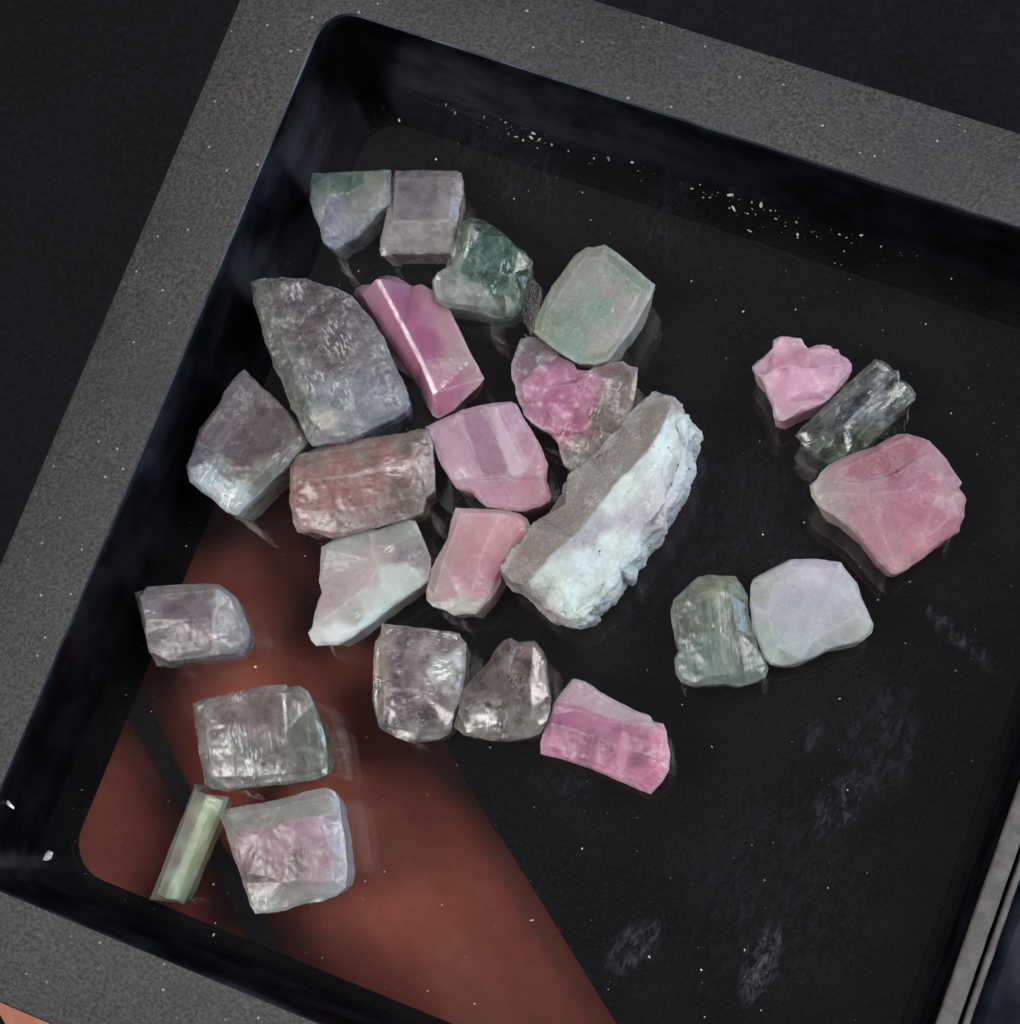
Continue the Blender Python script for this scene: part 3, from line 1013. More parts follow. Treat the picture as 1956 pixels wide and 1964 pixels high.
crystal(2, [(670, 1230), (715, 1150), (850, 1110), (1050, 1070), (1250, 1040), (1440, 1000), (1500, 1010), (1525, 1090), (1530, 1250), (1535, 1370), (1480, 1410), (1460, 1500), (1380, 1535), (1250, 1570), (1130, 1600), (1000, 1640), (920, 1650), (860, 1630), (800, 1615), (715, 1620), (690, 1560), (672, 1440), (668, 1330)],
        4.6, [(780, 1170, (134, 118, 106)), (1100, 1110, (138, 112, 102)), (1380, 1060, (128, 112, 102)), (760, 1240, (168, 124, 118)), (1000, 1210, (168, 118, 108)), (1250, 1190, (166, 116, 108)), (750, 1400, (164, 108, 98)), (950, 1380, (170, 112, 106)), (1150, 1380, (164, 108, 104)), (1350, 1360, (124, 98, 88)), (800, 1540, (176, 134, 130)), (1000, 1560, (150, 130, 118)), (1250, 1490, (150, 122, 118)), (1480, 1250, (150, 120, 116)), (1340, 1220, (172, 136, 132)), (1420, 1450, (136, 116, 108))],
        'salmon-brown oblong crystal with a pale step on top', frac=4, gain=1.22, patches=[([(1230,1205),(1370,1185),(1365,1240),(1230,1262),(1050,1292),(860,1310),(870,1285),(1050,1262)],(196,168,164),1)], axis=((680, 1330), (1500, 1200)), e=.42,
        ridges=[[(700, 1230, .82), (960, 1185, .88), (1400, 1080, .88), (1440, 1250, .86), (1450, 1400, .76)], [(760, 1300, .94), (1050, 1282, .98), (1230, 1255, 1), (1365, 1235, 1), (1370, 1185, .98), (1230, 1205, .98)], [(700, 1480, .8), (900, 1500, .9), (1200, 1450, .9), (1420, 1400, .8)]],
        ring=(.07, .74), clarity=.5, stria=.35, rough=.2, veins=.4, flaws=((1300, 1220, 90), (760, 1510, 60)), disp=.08)
crystal(3, [(1175, 90), (1220, 120), (1300, 180), (1400, 260), (1478, 330), (1445, 420), (1400, 500), (1340, 600), (1270, 690), (1200, 780), (1120, 805), (1030, 800), (980, 780), (920, 740), (850, 690), (790, 640), (755, 610), (775, 520), (830, 400), (870, 330), (950, 220), (1000, 150), (1070, 105), (1120, 105)],
        4.6, [(1120, 160, (142, 144, 132)), (1250, 200, (128, 140, 124)), (1400, 310, (130, 144, 126)), (1000, 260, (146, 146, 136)), (1200, 340, (150, 148, 140)), (900, 420, (140, 148, 136)), (1050, 450, (136, 152, 138)), (1120, 480, (120, 156, 138)), (1320, 480, (158, 154, 148)), (980, 580, (118, 146, 128)), (850, 560, (112, 134, 112)), (1000, 700, (124, 156, 142)), (1160, 640, (160, 156, 150)), (1130, 770, (150, 160, 138)), (800, 610, (118, 138, 100))],
        'frosted olive-green crystal wedge behind the two-tone pink stone', edge_light=.4, axis=((950, 750), (1250, 200)),
        ridges=[[(1180, 115, .82), (1440, 335, .74)], [(1160, 160, .95), (1400, 360, .9), (1190, 720, .86)], [(1050, 170, .86), (830, 500, .8), (800, 600, .72)]],
        ring=(.07, .66), clarity=.2, stria=.2, rough=.36, veins=.3, grain=.8, flaws=((1225, 500, 20),), disp=.05)
crystal(3, [(680, 650), (740, 628), (790, 640), (850, 690), (920, 760), (990, 800), (1010, 835), (1080, 840), (1160, 800), (1240, 782), (1285, 785), (1330, 815), (1375, 820), (1370, 920), (1350, 1020), (1310, 1150), (1280, 1240), (1230, 1310), (1150, 1370), (1060, 1420), (975, 1445), (940, 1400), (900, 1280), (850, 1210), (800, 1180), (740, 1150), (700, 1110), (660, 1020), (650, 930), (625, 890), (625, 810), (650, 740), (665, 690)],
        4.0, [(720, 690, (124, 118, 124)), (800, 730, (126, 108, 112)), (700, 820, (146, 112, 134)), (850, 780, (160, 110, 134)), (940, 830, (200, 120, 160)), (820, 880, (206, 130, 168)), (740, 960, (212, 146, 182)), (900, 980, (196, 100, 152)), (700, 1050, (206, 140, 172)), (800, 1060, (190, 100, 148)), (920, 1100, (208, 130, 170)), (1040, 980, (206, 116, 164)), (1080, 880, (196, 128, 152)), (1030, 1120, (176, 86, 132)), (950, 1200, (190, 96, 134)), (1180, 850, (150, 106, 118)), (1270, 880, (120, 108, 102)), (1200, 1000, (132, 116, 106)), (1330, 960, (142, 122, 120)), (1150, 1150, (136, 118, 108)), (1230, 1180, (134, 116, 108)), (1050, 1300, (138, 124, 114)), (980, 1390, (142, 132, 126))],
        'heart-shaped crystal, hot pink crumbly core and clear brownish rim', frac=4, sharp=40, patches=[([(700,930),(850,800),(930,770),(1000,815),(1090,850),(1160,880),(1120,1000),(1110,1130),(1060,1220),(900,1210),(800,1170),(700,1100),(660,1010)],(204,112,162),.5)], axis=((1300, 830), (1000, 1430)), e=.38,
        ridges=[[(690, 930, .9), (830, 950, .95), (980, 920, 1), (1090, 870, .95), (1160, 900, .8)], [(1160, 900, .7), (1110, 1020, .6), (1100, 1140, .62), (1060, 1220, .62), (900, 1200, .6)], [(700, 1000, .8), (800, 1020, .75), (880, 1140, .8)], [(1180, 900, .72), (1150, 1060, .7), (1080, 1300, .66)]],
        rock=(34, .55, .98), ring=(.06, .6), clarity=.34, stria=.12, rough=.2, veins=.5, grain=.7, flaws=((1250, 940, 60), (1240, 1070, 50), (1160, 1220, 60), (1040, 1310, 60), (1120, 1080, 60), (1090, 870, 60), (960, 1210, 60)), disp=.09, jit=.08)
crystal(3, [(105, 1175), (210, 1130), (330, 1075), (460, 1045), (520, 1030), (620, 1025), (655, 1040), (690, 1110), (740, 1190), (790, 1280), (840, 1400), (830, 1490), (860, 1585), (855, 1612), (800, 1645), (700, 1680), (610, 1668), (540, 1660), (480, 1650), (430, 1614), (380, 1565), (290, 1540), (240, 1460), (190, 1370), (150, 1270), (115, 1210)],
        4.4, [(180, 1210, (180, 134, 162)), (260, 1300, (184, 142, 166)), (330, 1420, (186, 138, 162)), (240, 1400, (178, 128, 152)), (390, 1180, (174, 122, 154)), (440, 1320, (166, 112, 144)), (500, 1430, (156, 104, 134)), (490, 1080, (192, 150, 174)), (570, 1230, (200, 160, 182)), (640, 1400, (204, 166, 186)), (600, 1120, (182, 130, 160)), (720, 1280, (184, 126, 152)), (790, 1420, (190, 132, 156)), (450, 1520, (190, 132, 160)), (700, 1560, (192, 126, 150)), (800, 1580, (186, 128, 148)), (620, 1640, (196, 132, 160))],
        'mauve-pink crystal with a raised pale band across its stepped face', patches=[([(320,1085),(455,1050),(535,1250),(615,1465),(450,1470),(380,1270)],(162,108,142),.7),([(180,1180),(310,1090),(375,1270),(445,1460),(300,1490)],(188,148,170),.7),([(455,1045),(530,1030),(612,1230),(708,1440),(622,1472),(540,1250)],(202,168,186),1)], axis=((480, 1040), (680, 1450)), e=.42,
        ridges=[[(460, 1062, .97), (540, 1250, 1), (625, 1465, .98)], [(525, 1050, .97), (610, 1230, 1), (700, 1440, .98), (625, 1465, .98)], [(300, 1100, .9), (380, 1270, .93), (440, 1450, .9)], [(445, 1075, .86), (525, 1260, .88), (605, 1470, .84), (440, 1480, .84)], [(720, 1420, .86), (650, 1490, .8), (440, 1500, .78), (300, 1490, .7)], [(150, 1190, .8), (250, 1400, .82), (310, 1500, .75)], [(545, 1048, .88), (640, 1230, .88), (720, 1430, .86)]],
        ring=(.06, .72), clarity=.14, stria=.3, rough=.25, veins=.15, grain=.5, disp=.04, flaws=((350, 1440, 50),))
lc = crystal(7, [(1300, 52), (1340, 85), (1390, 90), (1440, 120), (1490, 190), (1530, 255), (1590, 310), (1640, 350), (1640, 400), (1600, 450), (1560, 510), (1570, 580), (1585, 650), (1560, 710), (1520, 800), (1470, 870), (1400, 960), (1365, 1040), (1360, 1110), (1300, 1170), (1220, 1250), (1180, 1320), (1120, 1390), (1115, 1470), (1080, 1500), (1030, 1490), (980, 1580), (920, 1660), (860, 1730), (785, 1765), (780, 1810), (730, 1850), (680, 1872), (610, 1860), (500, 1835), (430, 1770), (340, 1690), (250, 1610), (170, 1580), (100, 1510), (85, 1470), (150, 1380), (300, 1170), (450, 980), (600, 780), (760, 620), (900, 490), (1050, 330), (1150, 200), (1230, 110)],
        6.4, [(1290, 130, (128, 130, 122)), (1180, 280, (122, 116, 108)), (1050, 420, (118, 106, 100)), (900, 600, (120, 106, 100)), (700, 820, (124, 114, 108)), (500, 1050, (126, 116, 110)), (350, 1250, (130, 120, 112)), (200, 1450, (152, 138, 130)), (330, 1640, (168, 148, 142)), (470, 1790, (176, 158, 154)), (1400, 140, (150, 142, 136)), (1020, 560, (150, 140, 134)),
              (1420, 300, (192, 212, 212)), (1550, 380, (178, 188, 192)), (1330, 480, (194, 214, 212)), (1480, 640, (178, 190, 194)), (1200, 660, (182, 194, 196)), (1050, 720, (190, 206, 196)), (920, 880, (188, 200, 198)), (1300, 860, (180, 184, 192)), (1100, 980, (166, 162, 174)), (1200, 1080, (162, 154, 164)), (880, 1060, (158, 158, 166)), (760, 1180, (150, 150, 158)), (900, 1180, (196, 214, 212)), (1120, 1240, (186, 204, 204)), (700, 1350, (184, 200, 208)), (500, 1420, (178, 194, 190)), (900, 1420, (188, 208, 208)), (560, 1600, (192, 214, 208)), (760, 1650, (190, 210, 206)), (640, 1800, (192, 212, 206)), (400, 1530, (178, 190, 182))],
        'long brown-grey crystal with a rough white crust on top, the longest in the tray', gain=1.1, eabs=.64, etilt=(.24, -.18), crust=[(1300,52),(1395,100),(1400,180),(1330,350),(1220,520),(1000,740),(850,930),(640,1180),(450,1350),(310,1500),(420,1740),(250,1610),(100,1510),(60,1470),(450,960),(900,470),(1150,180)], patches=[([(1300,52),(1395,100),(1400,180),(1330,350),(1220,520),(1000,740),(850,930),(640,1180),(450,1350),(310,1500),(420,1740),(250,1610),(100,1510),(60,1470),(450,960),(900,470),(1150,180)],(124,114,107),.9)], axis=((1350, 130), (300, 1600)), e=.34,
        ridges=[[(1400, 150, .84), (1330, 330, .95), (1220, 500, .98), (1000, 740, 1), (850, 920, 1), (640, 1170, 1), (440, 1350, .98), (310, 1500, .9)], [(310, 1500, .9), (420, 1720, .62)], [(1480, 260, .9), (1500, 480, .9), (1350, 880, .92), (1150, 1150, .9), (900, 1500, .9), (650, 1750, .8)]],
        rock=(44, .84, 1.0), ring=(.06, .72), clarity=.05, stria=.12, rough=.55, veins=.4, grain=1.0, disp=.12, milk=.5, jit=.05, flaws=((1250, 880, 90), (1240, 640, 90), (560, 1560, 120)))
crystal(4, [(160, 325), (220, 260), (310, 180), (320, 130), (370, 98), (450, 105), (530, 108), (555, 150), (580, 185), (640, 160), (700, 155), (745, 165), (760, 190), (800, 195), (815, 230), (870, 265), (900, 300), (895, 350), (860, 410), (800, 480), (720, 570), (620, 620), (500, 670), (400, 720), (360, 720), (320, 690), (310, 600), (280, 520), (250, 450), (235, 415), (190, 370)],
        4.2, [(230, 320, (182, 136, 156)), (400, 160, (206, 140, 168)), (400, 260, (196, 124, 154)), (510, 230, (184, 112, 142)), (640, 200, (202, 142, 168)), (680, 290, (186, 128, 166)), (800, 280, (176, 120, 148)), (850, 350, (186, 130, 156)), (400, 400, (214, 152, 186)), (560, 380, (210, 150, 182)), (460, 500, (210, 142, 178)), (650, 480, (212, 152, 184)), (700, 550, (194, 130, 158)), (400, 620, (196, 136, 160)), (360, 690, (190, 146, 164))],
        'small knobbly light pink crystal beside the clear striped rod', sharp=42, axis=((200, 300), (850, 400)), e=.35,
        ridges=[[(250, 400, .72), (340, 330, .85), (440, 312, .92), (590, 335, .92), (640, 440, .95), (700, 480, .85)], [(250, 420, .7), (430, 540, .9), (640, 500, .92), (760, 480, .7)], [(330, 200, .75), (330, 300, .66)], [(560, 170, .5), (580, 260, .62), (590, 320, .7)], [(600, 200, .75), (720, 200, .8), (720, 230, .75)], [(660, 320, .9), (820, 310, .7)]],
        rock=(22, .6, .96), ring=(.06, .72), clarity=.08, stria=.06, rough=.35, veins=.2, grain=.7, disp=.07, jit=.07)
crystal(4, [(1070, 262), (1120, 275), (1165, 310), (1200, 345), (1245, 350), (1255, 385), (1250, 420), (1300, 440), (1340, 470), (1375, 525), (1365, 570), (1320, 600), (1230, 690), (1130, 800), (1050, 870), (1000, 920), (860, 980), (720, 1035), (640, 990), (560, 920), (480, 830), (540, 760), (700, 610), (850, 460), (980, 340)],
        3.6, [(1070, 320, (118, 122, 118)), (960, 420, (124, 134, 132)), (850, 540, (112, 124, 122)), (1000, 540, (96, 112, 122)), (1120, 430, (128, 140, 142)), (700, 690, (104, 114, 108)), (850, 680, (74, 88, 96)), (1000, 650, (116, 134, 144)), (1150, 520, (122, 138, 146)), (1280, 500, (150, 156, 156)), (1100, 700, (136, 146, 146)), (1240, 620, (128, 130, 130)), (560, 830, (98, 108, 94)), (700, 860, (120, 134, 124)), (820, 800, (92, 108, 104)), (960, 800, (98, 112, 104)), (700, 950, (82, 104, 76)), (860, 900, (74, 98, 68)), (980, 840, (120, 124, 110))],
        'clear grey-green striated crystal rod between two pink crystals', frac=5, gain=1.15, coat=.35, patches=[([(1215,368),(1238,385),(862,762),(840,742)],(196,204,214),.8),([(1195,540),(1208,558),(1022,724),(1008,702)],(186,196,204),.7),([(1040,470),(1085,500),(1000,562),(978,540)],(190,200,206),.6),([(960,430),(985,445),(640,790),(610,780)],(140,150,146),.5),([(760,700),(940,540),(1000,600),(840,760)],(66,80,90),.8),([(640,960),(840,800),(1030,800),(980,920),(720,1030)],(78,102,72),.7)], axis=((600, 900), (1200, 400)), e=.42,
        ridges=[[(1080, 290, .8), (900, 470, .84), (560, 800, .8)], [(1215, 375, .98), (1000, 590, 1), (840, 750, 1), (640, 950, .9)], [(1230, 430, .86), (1040, 620, .88), (880, 790, .88)], [(1300, 470, .9), (1100, 680, .95), (900, 890, .9)], [(1130, 420, .88), (960, 600, .9), (700, 840, .9)], [(1350, 540, .66), (1150, 740, .7), (980, 890, .66)]],
        ring=(.06, .72), clarity=.75, stria=.8, rough=.1, veins=.35, grain=.4, flaws=((720, 860, 45), (1040, 520, 40)), disp=.05)
crystal(4, [(590, 1200), (640, 1150), (660, 1110), (720, 1050), (850, 980), (960, 945), (1060, 910), (1150, 860), (1240, 815), (1310, 815), (1400, 845), (1470, 875), (1540, 940), (1600, 1010), (1640, 1080), (1680, 1140), (1712, 1180), (1690, 1220), (1720, 1260), (1745, 1300), (1730, 1360), (1725, 1430), (1700, 1490), (1690, 1540), (1600, 1600), (1500, 1670), (1400, 1750), (1300, 1820), (1230, 1855), (1180, 1845), (1100, 1760), (1000, 1640), (900, 1530), (860, 1490), (780, 1430), (690, 1380), (640, 1330), (600, 1270)],
        4.6, [(640, 1230, (180, 164, 160)), (760, 1120, (178, 142, 144)), (720, 1320, (176, 152, 148)), (900, 1050, (182, 118, 134)), (1100, 1000, (172, 94, 116)), (1230, 930, (178, 100, 124)), (1350, 940, (170, 98, 120)), (1200, 1080, (160, 78, 104)), (1420, 960, (184, 122, 142)), (900, 1230, (184, 140, 148)), (1100, 1180, (184, 132, 152)), (1350, 1090, (184, 118, 146)), (1540, 1020, (190, 138, 156)), (1250, 1260, (186, 104, 138)), (1450, 1230, (188, 102, 138)), (1640, 1180, (188, 128, 150)), (1000, 1380, (184, 126, 140)), (1200, 1450, (190, 112, 138)), (1450, 1420, (192, 102, 134)), (1640, 1350, (200, 132, 164)), (1600, 1500, (190, 110, 136)), (1150, 1620, (190, 126, 142)), (1400, 1620, (204, 128, 150)), (1220, 1780, (196, 140, 148)), (1700, 1310, (180, 142, 152))],
        'big rose-pink crystal slab with a whitish corner, below the striped rod', edge_light=.4, gain=.84, flat=.22, patches=[([(900,1010),(1080,950),(1290,850),(1430,900),(1300,1030),(1220,1100),(980,1165),(840,1130)],(166,84,108),.75)], axis=((700, 1200), (1700, 1300)), e=.42,
        ridges=[[(760, 1170, .72), (980, 1185, .86), (1230, 1120, .9), (1320, 1050, .9), (1480, 970, .86), (1560, 960, .7)], [(980, 1165, .74), (1210, 1100, .72), (1290, 1030, .72), (1420, 950, .74)], [(800, 1080, .8), (1080, 960, .84), (1290, 850, .78)], [(760, 1250, .8), (1010, 1270, .95), (1300, 1230, 1), (1560, 1120, .92)], [(1010, 1270, .95), (1150, 1620, .86), (1220, 1790, .66)], [(1650, 1260, .8), (1600, 1450, .86), (1380, 1650, .86)]],
        ring=(.06, .64), clarity=.08, stria=.06, rough=.36, veins=.25, grain=.55, disp=.06, jit=.06, milk=.85)
crystal(8, [(1225, 190), (1240, 160), (1330, 110), (1430, 60), (1560, 58), (1690, 75), (1715, 120), (1770, 180), (1800, 260), (1830, 330), (1858, 390), (1850, 440), (1800, 480), (1700, 500), (1620, 525), (1560, 560), (1480, 590), (1390, 605), (1330, 600), (1300, 570), (1270, 500), (1240, 420), (1225, 300)],
        4.4, [(1260, 200, (160, 168, 164)), (1400, 120, (170, 166, 178)), (1600, 90, (176, 164, 182)), (1550, 140, (184, 180, 196)), (1450, 240, (166, 164, 180)), (1650, 250, (168, 168, 184)), (1350, 330, (162, 168, 176)), (1550, 360, (168, 168, 180)), (1750, 330, (168, 168, 176)), (1290, 480, (150, 168, 162)), (1450, 500, (160, 172, 176)), (1650, 450, (160, 164, 166)), (1810, 430, (160, 168, 160)), (1380, 580, (150, 168, 160))],
        'milky pale lavender crystal beside the green striped block', edge_light=.4, flat=.15, axis=((1300, 300), (1750, 300)), e=.45,
        ridges=[[(1300, 170, .84), (1440, 100, .88), (1680, 110, .86)], [(1350, 190, .95), (1500, 150, .98), (1660, 180, .96), (1780, 350, .86), (1560, 470, .88), (1360, 510, .84), (1310, 330, .9), (1350, 190, .95)]],
        ring=(.05, .7), clarity=.08, stria=.05, rough=.4, veins=.1, grain=.8, disp=.05, milk=.85)
crystal(8, [(1010, 138), (1080, 142), (1150, 148), (1185, 190), (1215, 250), (1220, 350), (1245, 430), (1270, 520), (1300, 570), (1318, 620), (1305, 670), (1240, 695), (1170, 715), (1090, 700), (1020, 705), (930, 712), (870, 690), (848, 650), (838, 570), (860, 530), (840, 480), (825, 400), (818, 330), (830, 270), (880, 220), (920, 180), (960, 150)],
        4.4, [(1060, 160, (142, 152, 124)), (960, 190, (140, 152, 130)), (1050, 230, (150, 164, 132)), (900, 270, (112, 128, 112)), (1170, 230, (116, 134, 112)), (860, 380, (108, 122, 108)), (960, 340, (118, 136, 122)), (1050, 340, (128, 144, 122)), (1140, 360, (92, 112, 98)), (1190, 420, (110, 132, 120)), (880, 480, (104, 120, 108)), (1000, 500, (118, 146, 138)), (1100, 520, (124, 148, 132)), (1200, 580, (104, 128, 118)), (920, 620, (128, 154, 148)), (1050, 650, (132, 162, 150)), (1260, 650, (134, 158, 146))],
        'grey-green striped crystal block touching the milky lavender one', frac=4, coat=.08, patches=[([(1125,330),(1160,330),(1212,640),(1178,650)],(56,74,66),.8),([(1035,220),(1078,215),(1122,640),(1076,640)],(160,174,150),.6)], axis=((1080, 680), (1030, 200)), e=.42,
        ridges=[[(930, 210, .84), (960, 185, .84), (1060, 172, .88), (1140, 190, .84), (1190, 260, .8)], [(900, 270, .9), (940, 245, .94), (1080, 215, .98), (1130, 240, .95), (1160, 420, .95), (1200, 640, .9)], [(850, 300, .78), (870, 440, .8), (900, 660, .8)], [(960, 250, .96), (985, 440, .98), (1000, 660, .92)], [(1060, 230, 1), (1075, 440, 1), (1130, 650, .92)]],
        ring=(.06, .72), clarity=.5, stria=.8, rough=.14, veins=.2, grain=.4, flaws=((1040, 430, 60), (930, 480, 50)), disp=.05)
crystal(8, [(315, 672), (370, 680), (420, 710), (460, 745), (540, 785), (640, 835), (715, 865), (730, 890), (780, 905), (798, 940), (800, 1000), (815, 1060), (808, 1140), (775, 1200), (720, 1265), (660, 1245), (540, 1190), (400, 1130), (260, 1085), (150, 1055), (150, 1000), (175, 930), (205, 850), (215, 800), (260, 740)],
        4.2, [(320, 720, (184, 146, 164)), (440, 780, (176, 142, 164)), (600, 850, (180, 150, 168)), (700, 890, (184, 150, 168)), (260, 800, (194, 118, 156)), (230, 920, (172, 88, 130)), (190, 1000, (212, 120, 164)), (340, 870, (184, 98, 142)), (320, 980, (182, 94, 138)), (420, 980, (154, 70, 112)), (480, 900, (188, 104, 148)), (560, 960, (174, 88, 132)), (580, 1050, (206, 118, 158)), (680, 960, (170, 84, 124)), (650, 1080, (160, 72, 116)), (500, 1060, (178, 90, 134)), (380, 1060, (164, 78, 124)), (760, 960, (206, 112, 146)), (760, 1120, (212, 116, 150)), (680, 1180, (198, 106, 144)), (480, 1140, (206, 118, 158)), (280, 1070, (206, 116, 160))],
        'hot pink oblong crystal with one pale pink side', patches=[([(230,880),(272,880),(270,932),(225,932)],(140,66,106),.8),([(390,955),(462,960),(450,1005),(388,1000)],(140,62,104),.8),([(200,1018),(400,1048),(400,1078),(200,1045)],(146,68,112),.7),([(626,1055),(670,1058),(662,1105),(628,1100)],(138,60,104),.8),([(300,930),(350,940),(345,965),(298,955)],(150,72,114),.7),([(560,930),(615,945),(582,1185),(528,1170)],(212,128,166),.8),([(480,1010),(530,1020),(520,1060),(475,1050)],(146,68,110),.7),([(660,940),(720,960),(710,990),(655,975)],(150,72,112),.6),([(315,672),(460,745),(715,865),(728,892),(560,895),(470,872),(350,815),(225,795),(260,740)],(188,154,170),.85)], axis=((200, 900), (760, 1100)), e=.42,
        ridges=[[(225, 815, .84), (350, 835, .9), (470, 880, .95), (570, 900, .95), (720, 905, .86)], [(210, 900, .88), (400, 960, .98), (600, 1030, .98), (760, 1080, .84)], [(200, 1010, .78), (400, 1080, .84), (660, 1190, .8), (760, 1120, .74)], [(430, 750, .7), (560, 820, .74), (700, 880, .74)]],
        ring=(.06, .72), clarity=.22, stria=.3, rough=.24, veins=.3, grain=.5, flaws=((760, 1110, 40),), disp=.05)
crystal(5, [(262, 375), (340, 330), (450, 285), (550, 262), (640, 258), (740, 215), (820, 190), (880, 200), (920, 280), (950, 350), (985, 450), (985, 540), (970, 600), (900, 650), (830, 700), (740, 760), (650, 830), (560, 900), (470, 970), (370, 1020), (290, 1022), (230, 1025), (195, 990), (172, 940), (200, 900), (215, 830), (235, 740), (262, 670), (245, 600), (258, 520), (255, 440)],
        3.8, [(320, 400, (160, 160, 152)), (480, 350, (164, 162, 156)), (540, 300, (158, 158, 150)), (400, 470, (172, 164, 160)), (560, 430, (180, 160, 162)), (700, 300, (148, 148, 140)), (680, 380, (164, 152, 142)), (840, 280, (144, 148, 138)), (790, 420, (128, 110, 124)), (920, 420, (134, 122, 122)), (880, 460, (140, 128, 130)), (350, 580, (174, 154, 156)), (540, 560, (186, 160, 164)), (420, 700, (180, 162, 160)), (320, 720, (180, 150, 156)), (720, 580, (180, 188, 184)), (850, 560, (178, 190, 184)), (740, 680, (180, 204, 192)), (560, 740, (184, 188, 182)), (300, 860, (180, 176, 168)), (480, 830, (160, 166, 156)), (380, 960, (214, 226, 226)), (600, 830, (200, 222, 216)), (250, 980, (206, 214, 208))],
        'pale mint and pink angular crystal shard with a painted highlight along its lower edge', patches=[([(640,500),(830,470),(972,600),(740,745),(640,690)],(186,198,192),.85),([(290,1022),(300,985),(560,845),(740,730),(740,760),(560,900),(370,1020)],(226,238,236),1)], axis=((250, 950), (900, 450)), e=.4,  # bright strip along the lower edge is a highlight painted into the colour
        ridges=[[(640, 500, .9), (820, 475, .9), (955, 590, .6)], [(290, 995, .78), (420, 930, .84), (560, 850, .86), (730, 740, .8)], [(580, 280, .82), (590, 390, .92), (640, 500, .97)], [(640, 490, .99), (560, 640, 1), (300, 830, .86)], [(640, 370, .9), (730, 370, .88), (730, 430, .8), (850, 440, .78), (930, 400, .74)], [(300, 400, .84), (560, 450, .95)]],
        ring=(.05, .62), clarity=.16, stria=.15, rough=.3, veins=.25, grain=.6, disp=.05, flaws=((690, 390, 50), (480, 820, 40)))
crystal(5, [(1145, 115), (1230, 118), (1330, 122), (1460, 125), (1560, 150), (1620, 190), (1645, 240), (1630, 320), (1580, 380), (1510, 450), (1450, 540), (1440, 610), (1380, 720), (1340, 760), (1280, 820), (1210, 815), (1130, 825), (1080, 795), (1000, 770), (960, 730), (955, 660), (985, 520), (1030, 440), (1090, 320), (1110, 230)],
        4.2, [(1180, 160, (190, 156, 160)), (1300, 170, (200, 136, 148)), (1450, 160, (204, 152, 162)), (1180, 280, (190, 132, 138)), (1340, 300, (206, 142, 152)), (1500, 230, (208, 142, 156)), (1580, 260, (204, 124, 148)), (1630, 260, (164, 136, 130)), (1430, 400, (198, 122, 140)), (1250, 420, (194, 128, 142)), (1100, 420, (176, 136, 134)), (1520, 400, (176, 138, 136)), (1380, 520, (196, 122, 144)), (1200, 560, (190, 130, 148)), (1020, 560, (166, 140, 132)), (1300, 650, (190, 134, 150)), (1100, 680, (186, 138, 148)), (990, 700, (164, 150, 140)), (1200, 770, (182, 184, 172)), (1080, 760, (200, 190, 182)), (1300, 760, (176, 172, 160))],
        'coral-pink crystal stub with a pale crumbly end, beside the long white-crusted one', patches=[([(960,735),(1200,740),(1345,735),(1280,820),(1130,825),(1000,775)],(186,184,174),.9),([(1580,150),(1645,240),(1580,380),(1450,540),(1440,600),(1500,420),(1600,260)],(164,138,132),.8)], axis=((1400, 130), (1150, 780)), e=.4,
        ridges=[[(1180, 150, .86), (1440, 155, .9), (1560, 200, .8)], [(1440, 155, .92), (1330, 400, .98), (1250, 700, .9)], [(1160, 220, .82), (1060, 480, .8), (1010, 690, .74)], [(1580, 260, .8), (1460, 450, .84), (1360, 700, .74)], [(1020, 740, .6), (1200, 735, .7), (1340, 740, .6)]],
        ring=(.06, .72), clarity=.1, stria=.25, rough=.3, veins=.2, grain=.5, flaws=((1080, 760, 40),), disp=.05)
